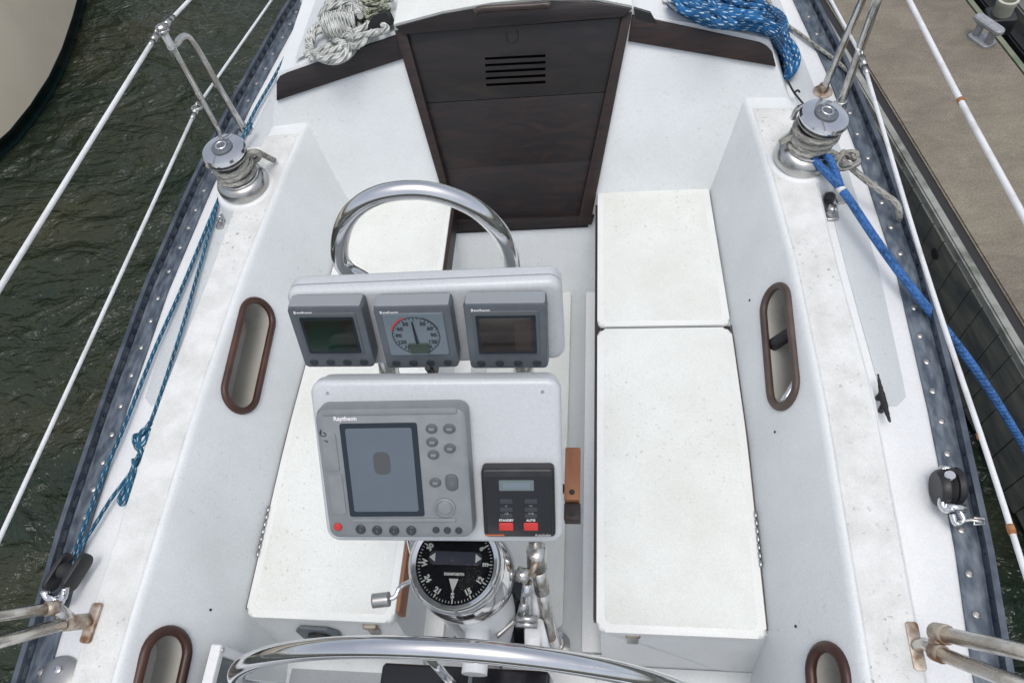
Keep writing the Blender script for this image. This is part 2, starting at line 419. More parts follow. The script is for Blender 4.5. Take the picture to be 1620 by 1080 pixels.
def stadium_ring(side, top, bot, halfw_px):
    """hole outline along the wall: top/bottom centre given in px"""
    A = at_wall(*top, side); B = at_wall(*bot, side)
    return A, B
def pocket(coam, side, A, B, w, ringmat, rr=.0135, label=None, dp=.13):
    ax = (A - B); L = ax.length; ax.normalize()
    wall_up = V((side * .44, 0, 1)); wall_up = (wall_up - wall_up.dot(ax) * ax).normalized()
    nn = ax.cross(wall_up) * 1.0
    if nn.x * side > 0: nn = -nn            # towards the cockpit
    fr = Frame((A + B) / 2, ax, wall_up, nn)
    def st(w_, l_, n=10):
        pts = []
        for i in range(n + 1): a = -PI/2 + PI*i/n; pts.append((l_/2 - w_/2 + w_/2*math.cos(a), w_/2*math.sin(a)))
        for i in range(n + 1): a = PI/2 + PI*i/n; pts.append((-l_/2 + w_/2 + w_/2*math.cos(a), w_/2*math.sin(a)))
        return pts
    cb = stack(fr, [(st(w, L), -dp), (st(w, L), .08)])
    bmesh.ops.recalc_face_normals(cb, faces=cb.faces[:])
    me = bpy.data.meshes.new('cut'); cb.to_mesh(me); cb.free(); co = bpy.data.objects.new('cut', me); COL.objects.link(co)
    me.transform(Matrix.Translation(-ORIG[boat.name])); co.location = ORIG[boat.name]
    me.materials.append(M['cream'])
    md = coam.modifiers.new('b', 'BOOLEAN'); md.operation = 'DIFFERENCE'; md.object = co; md.solver = 'EXACT'; md.material_mode = 'TRANSFER'
    bpy.context.view_layer.update()
    dg = bpy.context.evaluated_depsgraph_get(); new = bpy.data.meshes.new_from_object(coam.evaluated_get(dg))
    coam.modifiers.clear(); coam.data = new; bpy.data.objects.remove(co)
    pts = [fr.P(x, y, .004) for x, y in st(w + rr * .8, L + rr * .8, 14)]
    # keep one of duplicated seam points
    rg = obj('pocket_rim', tube(pts, rr, 1, 12, closed=True), ringmat, PT)
    if label: rg['label'] = label
    # flatten depth a little: rim is an oval moulding
    return fr, L
cl, cr = coaming(-1), coaming(1)
fl1, _ = pocket(cl, -1, at_wall(412, 480, -1), at_wall(374, 646, -1), .125, 'rim', .0125, 'dark brown oval rim round the forward port side cubby')
fr1, LR = pocket(cr, 1, at_wall(1226, 458, 1), at_wall(1243, 640, 1), .125, 'rimgrey', .0125, 'grey brown weathered oval rim round the forward starboard cubby')
A = at_wall(270, 1000, -1); pocket(cl, -1, A, A + (at_wall(374, 646, -1) - at_wall(412, 480, -1)) * .9, .125, 'rim', .0145)
A = at_wall(1308, 1026, 1); pocket(cr, 1, A, A + (at_wall(1243, 640, 1) - at_wall(1226, 458, 1)) * .9, .125, 'rim', .0145)

# non-skid on coaming tops
for s in (-1, 1):
    bm = bmesh.new()
    Y = [-.85 + .1 * i for i in range(31)] + [2.2]
    rows = []
    for y in Y:
        a = lerp(INN, y) + .017; b = lerp(OUT, y) - .014
        rows.append([bm.verts.new((s * a, y, ZC + .0005)), bm.verts.new((s * (a + .004), y, ZC + .0025)), bm.verts.new((s * (b - .004), y, ZC - .004)), bm.verts.new((s * b, y, ZC - .008))])
    for p, q in zip(rows, rows[1:]):
        for k in range(3): bm.faces.new((p[k], q[k], q[k+1], p[k+1]))
    obj('coaming_nonskid', bm, 'coamtop', PT)
# seats
for s in (-1, 1):
    def sx(a): return s * a
    bm = bmesh.new()
    rows = []
    for y in [.41, .6, .8, 1.0, 1.2, 1.44, 1.7, 1.9, 2.07, 2.3]:
        o = lerp(SEATO, y) + .03
        rows.append([bm.verts.new((sx(x), y - (.075 if y == .41 and z < -.4 else 0), z)) for x, z in ((.318, -.47), (.318, -.075), (.327, -.035), (o, -.030), (o, -.47))])
    for p, q in zip(rows, rows[1:]):
        for k in range(5): bm.faces.new((p[k], q[k], q[(k+1) % 5], p[(k+1) % 5]))
    bm.faces.new(rows[0]); bm.faces.new(rows[-1][::-1])
    obj('seat_base', bm, 'gel', PT)
    def lid(y0, y1, inset=.0, name='seat_lid', gap=.006):
        yy = [y0 + (y1 - y0) * i / 8 for i in range(9)]
        inner = [(.309 + inset, y) for y in yy]; outer = [(lerp(SEATO, y) - gap - inset, y) for y in yy]
        pts = inner + outer[::-1]
        # round corners
        def rc(P, r, n=5):
            out = []
            N = len(P)
            for i in range(N):
                a, b, c = V(P[i-1]), V(P[i]), V(P[(i+1) % N])
                u = (a-b); w = (c-b)
                if abs(u.normalized().dot(w.normalized())) > .9: out.append(tuple(b)); continue
                p = b + u.normalized()*r; q = b + w.normalized()*r
                for k in range(n+1):
                    t = k/n; out.append(tuple((1-t)**2*p + 2*t*(1-t)*b + t*t*q))
            return out
        return [(sx(x), y) for x, y in rc(pts, .028)]
    for (y0, y1) in ((.395, 1.447), (1.457, 2.135)):
        P = lid(y0, y1); L_ = obj('seat_lid', poly(WORLD, P, -.034, 0, .013, 4), 'lid', PT, smooth='auto')
        P2 = lid(y0 + .024, y1 - .024, .024)
        obj('seat_nonskid', poly(WORLD, P2, -.001, .0012, .001, 1), 'seat', L_, smooth='auto')
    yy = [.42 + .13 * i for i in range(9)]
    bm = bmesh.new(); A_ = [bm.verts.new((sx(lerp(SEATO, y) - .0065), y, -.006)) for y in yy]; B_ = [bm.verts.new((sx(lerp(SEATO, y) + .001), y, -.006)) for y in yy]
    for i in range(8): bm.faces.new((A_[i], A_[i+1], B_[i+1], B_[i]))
    obj('lid_gap_shade', bm, 'rimgrey', PT)  # brown strip painting in gap shade and dirt along the lid's outer edge
    obj('lid_joint', box(*sorted((sx(.32), sx(.785))), 1.445, 1.459, -.03, -.012), 'rubber', PT)  # dark bar that paints contact shade into the gap between lids
    # teak fiddle strip along the inboard edge
    x0, x1 = (.299, .3165)
    a, b = sorted((sx(x0), sx(x1)))
    obj('teak_strip', box(a, b, .43, 2.06, -.095 if s < 0 else -.06, -.012, .003), 'darkworn' if s > 0 else 'teak' , PT)
obj('teak_strip', box(-.3175, -.296, .66, 2.062, -.097, -.010, .003), 'darkworn', PT)

# sole
obj('cockpit_sole', join(box(-.86, .86, -.9, .45, ZS-.06, ZS-.016), box(-.33, .33, .44, 2.08, ZS-.06, ZS-.0165)), 'gutter', PT)
obj('sole_rim', join(box(.245, .325, .40, 2.075, ZS-.03, ZS, .006), box(-.325, -.245, .40, 2.075, ZS-.03, ZS, .006), box(-.245, .245, 2.02, 2.075, ZS-.03, ZS, .006)), 'gelwhite', PT, smooth='auto')
obj('sole_nonskid', rbox(WORLD, 0, 1.22, .36, 1.50, .03, ZS-.03, ZS+.002, .006), 'sole', PT, smooth='auto')
obj('helm_sole', join(box(-.86, .86, -.9, .395, ZS-.02, ZS-.004, .0)), 'gelwhite', PT)
for s in (-1, 1): obj('helm_nonskid', rbox(WORLD, s * .60, .04, .37, .64, .045, ZS-.004, ZS+.004, .003), 'greydeck', PT, smooth='auto')
# cove where the seat fronts meet the sole
for s in (-1, 1):
    pts = [(.352, ZS + .065), (.340, ZS + .03), (.315, ZS + .008), (.275, ZS - .003)]
    bm = bmesh.new(); a = [bm.verts.new((s * .30, y, z)) for y, z in pts]; b = [bm.verts.new((s * .83, y, z)) for y, z in pts]
    for i in range(3): bm.faces.new((a[i], a[i+1], b[i+1], b[i]))
    obj('sole_cove', bm, 'gel', PT, smooth=True)
# bridge riser
obj('bridge_riser', box(-.335, .335, 2.066, 2.4, -.5, -.165, .006), 'gel', PT)

# ---- bulkhead and coachroof (section in the raked bulkhead plane, swept forward)
Lp = [(410, 200), (433, 165), (437, 112), (530, 79), (615, 48)]
Rp = [(1245, 142), (1231, 108), (1217, 62), (1110, 40), (1003, 22)]
sec = []
for l, r in zip(Lp, Rp):
    a, b = bulk(*l), bulk(*r); sec.append(((b.x - a.x) / 2, (a.z + b.z) / 2))
sec[0] = (sec[0][0], ZD - .02)
print('SEC', [(round(a, 3), round(b, 3)) for a, b in sec])
ztop = sec[-1][1]
half = [(sec[0][0] + .03, -.5)] + [(sec[0][0] + .03, ZD - .02)] + sec[1:] + [(.0, ztop + .012)]
prof = [(-x, z) for x, z in half] + [(x, z) for x, z in half[-2::-1]]
bm = bmesh.new(); rings = []
for y, kx, dz in ((.012, .995, -.004), (1.0, .97, .03), (2.2, .80, .05), (3.2, .55, .02)):
    rings.append([bm.verts.new((x * kx, 2.11 + .47 * z * max(0, 1 - y) + y, z + (dz if z > .3 else 0))) for x, z in prof])
n = len(prof)
for A_, B_ in zip(rings, rings[1:]):
    for i in range(n): bm.faces.new((A_[i], A_[(i+1) % n], B_[(i+1) % n], B_[i]))
bm.faces.new(rings[0]); bm.faces.new(rings[-1][::-1])
obj('coachroof', bm, 'gel', PT, smooth='auto')
FBX = Frame((0, 2.11, 0), (1, 0, 0), (0, .47, 1)); FBX.n = BN.copy()
kk = math.hypot(1, .47)
obj('bulkhead', poly(FBX, [(x, z * kk) for x, z in prof][::-1], -.03, .0, .010, 3), 'gel', PT, smooth='auto')
# coachroof non-skid panels
for s in (-1, 1):
    zz = lambda x, y: (lerp([(0, ztop + .012), (sec[4][0], sec[4][1]), (sec[3][0], sec[3][1]), (sec[2][0], sec[2][1])], abs(x))) + .03 * min(1, y - 2.2)
    bm = grid(lambda u, v: V((s * (.56 + (.30 * (1 - .12 * v)) * u), 2.47 + v - .10 * u, zz(.56 + .30 * u, 2.5 + v) + .003)), [i / 6 for i in range(7)], [i / 6 for i in range(13)])
    obj('coachroof_nonskid', bm, 'sidedeck', PT)
# trim boards
def bpoly(name, pix, d0, d1, mtl, bev=.004, parent=None, label=None, smooth='auto'):
    fr = Frame((0, 2.11, 0), (1, 0, 0), (0, .47, 1), None)
    fr.n = BN.copy()
    pts = []
    for q in pix:
        p = onplane(*q, fr.o + fr.n * d1, fr.n) - fr.o; pts.append((p.dot(fr.u), p.dot(fr.v)))
    if sum(a[0]*b[1]-b[0]*a[1] for a, b in zip(pts, pts[1:]+pts[:1])) < 0: pts = pts[::-1]
    return obj(name, poly(fr, pts, d0, d1, bev), mtl, parent or PT, label=label, smooth=smooth)
bpoly('trim_board', [(437, 160), (437, 130), (442, 121), (452, 116), (628, 55), (639, 93)], -.01, .014, 'dark', label='dark plain trim board on the port side of the companionway')
bpoly('trim_board', [(1228, 106), (1222, 82), (1213, 73), (1203, 68), (1000, 24), (994, 66)], -.01, .014, 'darkworn', label='worn trim board with reddish scuffs on the starboard side')
# companionway frame + boards
bpoly('companionway_rail', [(624, 50), (641, 45), (722, 345), (721, 358), (713, 352)], -.03, .030, 'darkworn', .005)
bpoly('companionway_rail', [(1000, 20), (985, 22), (914, 350), (916, 358), (935, 350)], -.03, .030, 'darkworn', .005)
bpoly('companionway_sill', [(708, 350), (940, 343), (936, 356), (722, 366)], -.05, .026, 'dark', .004)
up = bpoly('washboard', [(632, 54), (992, 28), (963, 145), (670, 163)], -.05, .014, 'board', .002, label='upper companionway board with five louvre slots')
bpoly('washboard', [(670, 164), (964, 146), (946, 253), (696, 268)], -.05, .010, 'board2', .002, label='middle companionway board, stained and plain')
bpoly('washboard', [(694, 267), (946, 252), (930, 360), (716, 370)], -.05, .006, 'board2', .002, label='lowest companionway board above the sill')
for i in range(5):
    y = 92.5 + i * 10.4
    bpoly('louvre_slot', [(767 + i * .5, y + 2.5), (863, y - 2), (863, y - 6), (767 + i * .5, y - 1)], .005, .0155, 'slot', 0, up)
FB = Frame((0, 2.11, 0), (1, 0, 0), (0, .47, 1)); FB.n = BN.copy()
ar = [(801, 51), (801, 60), (805, 66), (811, 67), (818, 64), (819, 55), (817, 49)]
obj('finger_pull', tube([onplane(x, y, FB.o + BN * .016, BN) for x, y in ar], .003, 4, 6), 'board', up)
# sliding hatch
hz = []
fascia = [(624, 43), (700, 23), (780, 9), (860, 2), (940, 2), (1000, 14), (988, 27), (640, 55)]
hatch = bpoly('sliding_hatch', fascia, -.03, .045, 'dark', .005, label='dark arched fascia of the sliding hatch')
hp = [onplane(x, y, FB.o + BN * .03, BN) for x, y in fascia[:6]]
bm = bmesh.new()
low = [bm.verts.new(p + V((0, 0, .012))) for p in hp]; low2 = [bm.verts.new(p + V((0, 1.0, .05))) for p in hp]
b1 = [bm.verts.new(p + V((0, .0, -.025))) for p in hp]; b2 = [bm.verts.new(p + V((0, 1.0, -.03))) for p in hp]
for i in range(5):
    bm.faces.new((low[i], low[i+1], low2[i+1], low2[i])); bm.faces.new((b1[i+1], b1[i], b2[i], b2[i+1])); bm.faces.new((b1[i], b1[i+1], low[i+1], low[i]))
    bm.faces.new((b2[i+1], b2[i], low2[i], low2[i+1]))
bm.faces.new((b1[0], low[0], low2[0], b2[0])); bm.faces.new((b1[5], b2[5], low2[5], low[5]))
obj('hatch_top', bm, 'seat', hatch)
hd = [(752, 20), (760, 15), (800, 12), (840, 10), (862, 8), (870, 10)]
obj('handle', tube([onplane(x, y, FB.o + BN * .085, BN) for x, y in hd], .012, 5, 8), 'handle', hatch)
# hatch garage side channels
for s, q in ((-1, [(575, 53), (621, 40), (612, 20), (590, 25)]), (1, [(1003, 14), (1030, 22), (1040, 38), (1005, 30)])):
    bpoly('hatch_channel', q, -.03, .016, 'black', 0)

# deck strips
rdb = random.Random(11)
Yd = [-.9 + .2 * i for i in range(36)]
for s in (-1, 1):
    def dz(x, y): return ZD - .02 * (x / 1.3) ** 2 * 0
    bm = grid(lambda y, u: V((s * (max(0, (1.0 if y < 2.45 else 0.0)) * (1 - u) + u * (lerp(TIN, y) + TW - .004) if y < 2.45 else s * s * (lerp(TIN, y) + TW - .004) * u), y, ZD)), Yd, [0, 1])
    obj('side_deck', bm, 'gelwhite', PT)
    # nonskid panel
    def pnl(y0, y1, inset_in=.045, inset_out=.05, xin=OUT):
        yy = [y0 + (y1-y0) * i / 12 for i in range(13)]
        a = [(lerp(xin, y) + inset_in, y) for y in yy]; b = [(lerp(TIN, y) - inset_out, y) for y in yy]
        w = .03
        b2 = [(b[0][0] - w, y0), (b[0][0], y0 + w)] + b[1:-1] + [(b[-1][0], y1 - w), (b[-1][0] - w, y1)]
        return [(s * x, y) for x, y in a + b2[::-1]]
    P = pnl(1.02, 2.20); 
    obj('deck_nonskid', poly(WORLD, P, ZD, ZD + .003, .002), 'sidedeck', PT)
    P = [(s * x, y) for x, y in [(1.10, 2.24), (1.18, 2.24), (lerp(TIN, 3.0) - .05, 3.0), (lerp(TIN, 3.9) - .05, 3.9), (.86, 3.9), (.98, 3.0)]]
    obj('deck_nonskid', poly(WORLD, P, ZD, ZD + .003, .002), 'sidedeck', PT)
    # toe rail
    YY = [-.9 + .05 * i for i in range(143)]
    YY = [y for y in YY if y < 6.1]
    bm = bmesh.new(); rows = []
    for y in YY:
        x = lerp(TIN, y)
        rows.append([bm.verts.new((s * xx, y, z)) for xx, z in ((x, ZD - .002), (x + .001, ZD + .009), (x + .055, ZD + .009), (x + .060, ZD + .013), (x + .062, ZD+.012), (x+.062, ZD-.01))])
    for p, q in zip(rows, rows[1:]):
        for k in range(5): bm.faces.new((p[k], q[k], q[k+1], p[k+1]))
    rail = obj('toe_rail', bm, 'rail', PT, label='dark anodised slotted toe rail on the %s edge' % ('port' if s < 0 else 'starboard'))
    # slotted lip: lower bar, cap bar and webs between slots
    bm = bmesh.new()
    def seg(y0, y1, z0, z1, xo=.062, w=.010):
        xa, xb = lerp(TIN, y0) + xo, lerp(TIN, y1) + xo
        q = []
        for (x, y) in ((xa, y0), (xb, y1)):
            q.append([bm.verts.new((s * (x + dx), y, z)) for dx, z in ((0, z0), (w, z0), (w, z1), (0, z1))])
        for k in range(4): bm.faces.new((q[0][k], q[1][k], q[1][(k+1) % 4], q[0][(k+1) % 4]))
        bm.faces.new(q[0]); bm.faces.new(q[1][::-1])
    yy = -.9
    while yy < 6.0:
        seg(yy, yy + .055, ZD - .012, ZD + .016); seg(yy, yy + .055, ZD + .034, ZD + .046, .0615, .016); seg(yy, yy + .016, ZD + .016, ZD + .034)
        yy += .055
    obj('rail_lip', bm, 'raillip', rail)
    # bolts
    sc = None; yy = -.5 + .03
    i = 0
    while yy < 5.4 and i < 95:
        x = s * (lerp(TIN, yy) + .026 + rdb.uniform(-.003, .003))
        fr_ = Frame((x, yy, ZD + .009), (1, 0, 0), (0, 1, 0))
        if sc is None:
            sc = obj('bolt', lathe(fr_, [(.0105, 0), (.010, .003), (.005, .005)], 12), 'satin', rail); base = V((x, yy, 0))
        else:
            c = sc.copy(); COL.objects.link(c); c.parent = rail; c.location = (x - base.x, yy - base.y, 0)
        yy += rdb.uniform(.09, .125); i += 1
# hull
bm = bmesh.new(); rows = []
for y in Yd:
    x = lerp(TIN, y) + TW - .014
    k = 1.0
    pr = [(-x, ZD - .006), (-x - .02, ZD - .12), (-x * .97, -.5), (-x * .86, -1.1), (-x * .6, -1.5), (0, -1.8), (x * .6, -1.5), (x * .86, -1.1), (x * .97, -.5), (x + .02, ZD - .12), (x, ZD - .006)]
    rows.append([bm.verts.new((a, y, b)) for a, b in pr])
for p, q in zip(rows, rows[1:]):
    for k in range(10): bm.faces.new((p[k], q[k], q[k+1], p[k+1]))
bm.faces.new(rows[0])
obj('hull', bm, 'gelwhite', PT, smooth=True)
# aft deck
obj('aft_deck', box(-1.0, 1.0, -.9, -.55, -.2, ZC - .01, .01), 'gel', PT)
# winch pads
WL = at(388, 295, z=.33); WR = at(1267, 251, z=.33)
for s, w in ((-1, WL), (1, WR)):
    fr_ = Frame((w.x, w.y, 0), (1, 0, 0), (0, 1, 0))
    obj('winch_pad', lathe(fr_, [(.140, ZD - .01), (.118, ZC - .012), (.112, ZC + .002), (.106, ZC + .006)], 40), 'gelwhite', PT, smooth='auto')
# rust streaks, screw holes in gelcoat (small countersunk screws)
for px, py, s in ((333, 964, -1), (1259, 990, 1), (1186, 475, 1), (1226, 683, 1)):
    p = at_wall(px, py, s)
    obj('screw', lathe(Frame(p, (0, 1, 0), (.44 * s, 0, 1)), [(.004, -.002), (.004, .002)], 8), 'rubber', PT)

# seat-front latches and socket (fixed on the aft faces of the seats)
def on_face(px, py, y=.41): return at(px, py, y=y)
FN = V((0, -.44, .075)).normalized(); F0 = V((0, .41, -.03)) + FN * .001
def on_front(px, py): return onplane(px, py, F0, FN)
def front_frame(px, py): f = Frame(on_front(px, py), (1, 0, 0), (0, .075, .44)); f.n = FN.copy(); return f

# ---------------------------------------------------------------- things on the boat
# winches
LEAN = {-1: .02, 1: .20}
def wz(c, r_, a_, z):
    sd = 1 if c.x > 0 else -1; z *= 1.22
    return V((c.x + r_ * math.cos(a_) + LEAN[sd] * z, c.y + r_ * math.sin(a_), ZC + .006 + z))
def winch(name, c, label, grp):
    t = thing(name, label, 'winch', (c.x, c.y, ZC), grp)
    ax = V((LEAN[1 if c.x > 0 else -1], 0, 1)).normalized()
    fr_ = Frame((c.x, c.y, ZC + .006), V((1, 0, 0)) - ax * ax.x, (0, 1, 0)); fr_.n = ax * 1.22
    obj('base', lathe(fr_, [(.095, -.005), (.098, .008), (.097, .026), (.090, .038), (.078, .044), (.066, .048)], 48), 'steel', t, smooth='auto')
    obj('drum', lathe(fr_, [(.068, .044), (.060, .052), (.054, .075), (.053, .100), (.057, .116), (.070, .126), (.075, .130), (.077, .136)], 48), 'satin', t, smooth='auto')
    obj('stripper_ring', lathe(fr_, [(.056, .136), (.058, .145), (.080, .147), (.082, .153), (.077, .161), (.050, .166)], 48), 'chrome', t, smooth='auto')
    cap = obj('cap', lathe(fr_, [(.040, .164), (.039, .171), (.033, .174)], 32), 'grey', t, smooth='auto')
    obj('handle_socket', tube([fr_.P(.019 * math.cos(a), .019 * math.sin(a), .175) for a in [i * PI / 6 for i in range(12)]], .0045, 1, 8, closed=True), 'chrome', cap)
    for a in (.5, 1.9, 3.3, 4.7):
        g_ = Frame(fr_.P(.029 * math.cos(a), .029 * math.sin(a), .173), fr_.u, fr_.v); obj('cap_screw', lathe(g_, [(.006, 0), (.005, .004)], 8), 'steel', cap)
    d = V((math.cos(2.4), math.sin(2.4), 0))
    obj('feeder_arm', tube([fr_.P(.050 * d.x, .050 * d.y, .150), fr_.P(.075 * d.x, .075 * d.y, .148), fr_.P(.094 * d.x, .094 * d.y, .125), fr_.P(.092 * d.x, .092 * d.y, .095)], .010, 4, 8), 'chrome', t)
    obj('base_ring', tube([fr_.P(.072 * math.cos(a), .072 * math.sin(a), .050) for a in [i * PI / 12 for i in range(24)]], .005, 1, 8, closed=True), 'chrome', t)
    return t
winch('winch', WL, 'chrome winch with grey rope on the port coaming, behind the slanted stanchion', 'cockpit winches')
winch('winch', WR, 'chrome winch with blue and grey rope on the starboard coaming nearest the dock', 'cockpit winches')
def helix(c, r, z0, z1, turns, a0=0, n=14):
    out = []
    for i in range(int(turns * n) + 1):
        a = a0 + 2 * PI * i / n; t = i / (turns * n); out.append(wz(c, r + .004 * math.sin(5.3 * t + a * .37), a, z0 + (z1 - z0) * t + .004 * math.sin(a * 1.7)))
    return out
rg = .0115
# port winch rope
h = helix(WL, .066, .060, .118, 3.0, 3.6)
tail = [at(392, 243, z=ZC + .15), at(402, 240, z=ZC + .15), at(410, 246, z=ZC + .12), at(404, 254, z=ZC + .10), at(396, 250, z=ZC + .12), at(404, 240, z=ZC + .14), at(418, 246, z=ZC + .07), at(434, 254, z=ZC + .02)]
obj('rope', join(tube(h + tail, rg, 4, 8)), 'greyrope', label='grey rope wrapped round the port winch with a short loose tail', cat='rope')
h = helix(WR, .067, .118, .060, 3.4, 2.2)
lead = [at(1234, 226, z=ZC + .10), at(1252, 218, z=ZC + .11), at(1275, 205, z=ZC + .14)]
out_ = [at(1300, 238, z=ZC + .09), at(1325, 246, z=ZC + .06), at(1338, 258, z=ZC + .04), at(1370, 285, z=.34), at(1400, 308, z=.32), at(1418, 322, z=.31), at(1423, 338, z=.28), at(1424, 352, z=.22)]
obj('rope', tube(lead + h + out_, rg * .95, 4, 8), 'greyrope', label='grey rope wound on the starboard winch and led out over the toe rail', cat='rope')
kn = []
c = at(1340, 254, z=ZC + .06)
for i in range(22):
    a = i * .75; kn.append(c + V((.030 * math.cos(a) + .008 * math.sin(2.3 * a), .030 * math.sin(a), .014 * math.sin(1.7 * a))))
obj('knot', tube(kn, .0085, 4, 8), 'greyrope', label='small grey knot beside the starboard winch where the rope leads out', cat='knot')
# blue dock line
la = [at(1262, 224, z=ZC + .085), at(1283, 248, z=ZC + .065), at(1308, 274, z=ZC + .04), at(1328, 296, z=.35), at(1345, 318, z=.335), at(1385, 378, z=.315), at(1430, 440, z=.295), at(1478, 500, z=.25), at(1530, 566, z=.12), at(1580, 640, z=-.05), at(1625, 715, z=-.25), at(1665, 790, z=-.45)]
lb = [at(1300, 236, z=ZC + .075), at(1314, 254, z=ZC + .06), at(1322, 275, z=ZC + .035), at(1330, 298, z=.352)]
wrap = [at(1330 + dx, 297 + dy, z=.35 + dz_) for dx, dy, dz_ in ((-6, 0, 0), (0, -5, .03), (7, 0, .0))]
t = thing('dock_line', 'thick plain blue dock line from the starboard winch down towards the dock', 'rope', la[3])
obj('line', tube(la, .0138, 6, 12), 'blueline', t)
obj('eye_loop', tube(lb, .0135, 6, 12), 'blueline', t)
obj('whipping', tube([la[3] + V((.0, 0, 0)), la[3] + (la[4] - la[3]) * .3], .0150, 1, 12), 'vinyl', t)

# thin lines beside starboard coaming
obj('control_line', tube([at(1205, -18, z=.25), at(1232, 28, z=.245), at(1268, 56, z=.245), at(1306, 84, z=.245), at(1325, 98, z=.25), at(1345, 118, z=.26), at(1362, 150, z=.25)], .008, 5, 6), 'greyrope', label='thin grey line crossing the starboard side deck to the toe rail', cat='line')
obj('shock_cord', join(tube([at(1246, 128, z=.30), at(1256, 146, z=.27), at(1272, 166, z=.26)], .004, 4, 6), tube([at(1256, 147, z=.275), at(1262, 143, z=.275), at(1265, 146, z=.275)], .004, 3, 6)), 'rubber', label='thin dark cord with a small hook ahead of the starboard winch', cat='cord')
# port teal sheets along the deck
A1 = [at(500, -20, z=.255), at(478, 40, z=.255), at(435, 120, z=.252), at(395, 192, z=.25), at(352, 300, z=.25), at(325, 365, z=.25), at(288, 455, z=.25), at(248, 545, z=.25), at(218, 620, z=.25), at(190, 690, z=.25), at(163, 752, z=.25), at(136, 825, z=.255), at(112, 890, z=.27), at(100, 925, z=.28)]
obj('teal_sheet', tube(A1, .0068, 5, 8), 'tealrope', label='long teal flecked sheet running beside the port toe rail into the block', cat='rope')
B1 = [at(398, 195, z=.30), at(372, 245, z=.27), at(349, 305, z=.25), at(333, 362, z=.25), at(313, 432, z=.25), at(290, 512, z=.25), at(262, 600, z=.25), at(243, 655, z=.26), at(232, 680, z=.275), at(218, 692, z=.285), at(214, 705, z=.285), at(222, 716, z=.27), at(219, 730, z=.265), at(200, 757, z=.26), at(175, 790, z=.255), at(150, 830, z=.255), at(125, 870, z=.262), at(106, 915, z=.28)]
t = thing('knotted_sheet', 'teal sheet with a knot and hanging loop beside the port coaming', 'rope', B1[8])
obj('line', tube(B1, .0062, 5, 8), 'tealrope', t)
kn = [at(238, 668, z=.27), at(226, 686, z=.285), at(213, 690, z=.30), at(216, 704, z=.295), at(228, 700, z=.31), at(236, 682, z=.30), at(227, 680, z=.315), at(219, 697, z=.31), at(224, 716, z=.29), at(221, 722, z=.27)]
obj('knot', tube(kn, .0085, 5, 8), 'tealrope', t)
lp = [at(222, 716, z=.28), at(214, 732, z=.27), at(206, 752, z=.265), at(194, 778, z=.265), at(189, 790, z=.265), at(193, 797, z=.265), at(199, 790, z=.27), at(206, 765, z=.275), at(212, 745, z=.28), at(212, 725, z=.29)]
obj('loop', tube(lp, .0078, 5, 8), 'tealrope', t)

# stanchions
def stanchion(px_base, px_top_pt, label, base_z=ZD, brace=None, name='stanchion', top_z=None):
    b = at(*px_base, z=base_z); tp = px_top_pt
    t = thing(name, label, 'stanchion', b, 'lifeline stanchions')
    fr_ = Frame((b.x, b.y, base_z), (1, 0, 0), (0, 1, 0))
    obj('base', lathe(fr_, [(.045, 0), (.044, .006), (.024, .010), (.020, .045), (.016, .047)], 24), 'steel', t, smooth='auto')
    obj('post', tube([b, b + (tp - b) * .5, tp], .0145, 2, 12), 'worn', t)
    if brace:
        b2 = brace[0]
        obj('brace', tube(brace, .0135, 5, 12), 'worn', t)
        obj('brace_foot', lathe(Frame((b2.x, b2.y, base_z), (1, 0, 0), (0, 1, 0)), [(.038, 0), (.036, .006), (.020, .010), (.018, .035)], 20), 'rusty' if b2.x > 0 else 'steel', t, smooth='auto')
    return t
bl = at(357, 228, z=ZD); tl = at(255, 45, x=-1.245)
bk = at(388, 208, z=ZD)
brace = [bk, at(352, 148, x=-1.20), at(318, 88, x=-1.225), at(305, 68, x=-1.235), at(296, 58, x=-1.24), at(287, 60, x=-1.245), at(279, 70, x=-1.247), at(269, 74, x=-1.247)]
ts = stanchion((357, 228), tl, 'steel gate stanchion with a bent brace by the port winch, above the water', brace=brace)
obj('cap', lathe(Frame(tl, (1, 0, 0), (0, 1, 0)), [(.018, -.02), (.018, .008), (.010, .014)], 12), 'steel', ts)
pr_ = at(1327, 174, z=ZD); tr_ = at(1398, -28, x=1.235)
br2 = [at(1301, 146, z=ZD), at(1333, 72, x=1.205), at(1362, 5, x=1.215), at(1375, -28, x=1.22), at(1386, -48, x=1.225), at(1396, -40, x=1.232)]
stanchion((1327, 174), tr_, 'steel gate stanchion with a rusty brace foot by the starboard winch, beside the dock', brace=br2)
# next stanchion forward on port side
fb = at(483, 30, z=ZD); 
stanchion((487, 28), at(468, -35, x=fb.x - .02), 'steel stanchion foot at the top edge beside the coiled white rope')

# lifelines
def wire(name, pts, r, label, grp='white lifelines', mtl='vinyl'):
    t = thing(name, label, 'lifeline', pts[0], grp)
    obj('cable', tube(pts, r * .84, 5, 8), mtl, t)
    return t
def terminal(t, p, q, r=.011, L=.07):
    d = (V(q) - V(p)).normalized()
    obj('swage_fitting', join(tube([V(p), V(p) + d * L * .55], r, 1, 10), tube([V(p) + d * L * .5, V(p) + d * L], r * .75, 1, 8)), 'steel', t)
    fr_ = Frame(p, d, V((0, 0, 1)))
    obj('eye', tube([V(p) - d * .012 + fr_.v * .012 * math.cos(a) + d * .012 * math.sin(a) for a in [i * PI / 4 for i in range(8)]], .0045, 2, 6, closed=True), 'steel', t)
def ext(p, q, k): return V(q) + (V(q) - V(p)) * k
a = at(0, 455, x=-1.255); b = at(248, 55, x=-1.245)
aa = ext(b, a, 1.4); w = wire('lifeline', [aa, a, b], .0092, 'upper white lifeline on the port side over the water, aft of the stanchion')
terminal(w, b, a)
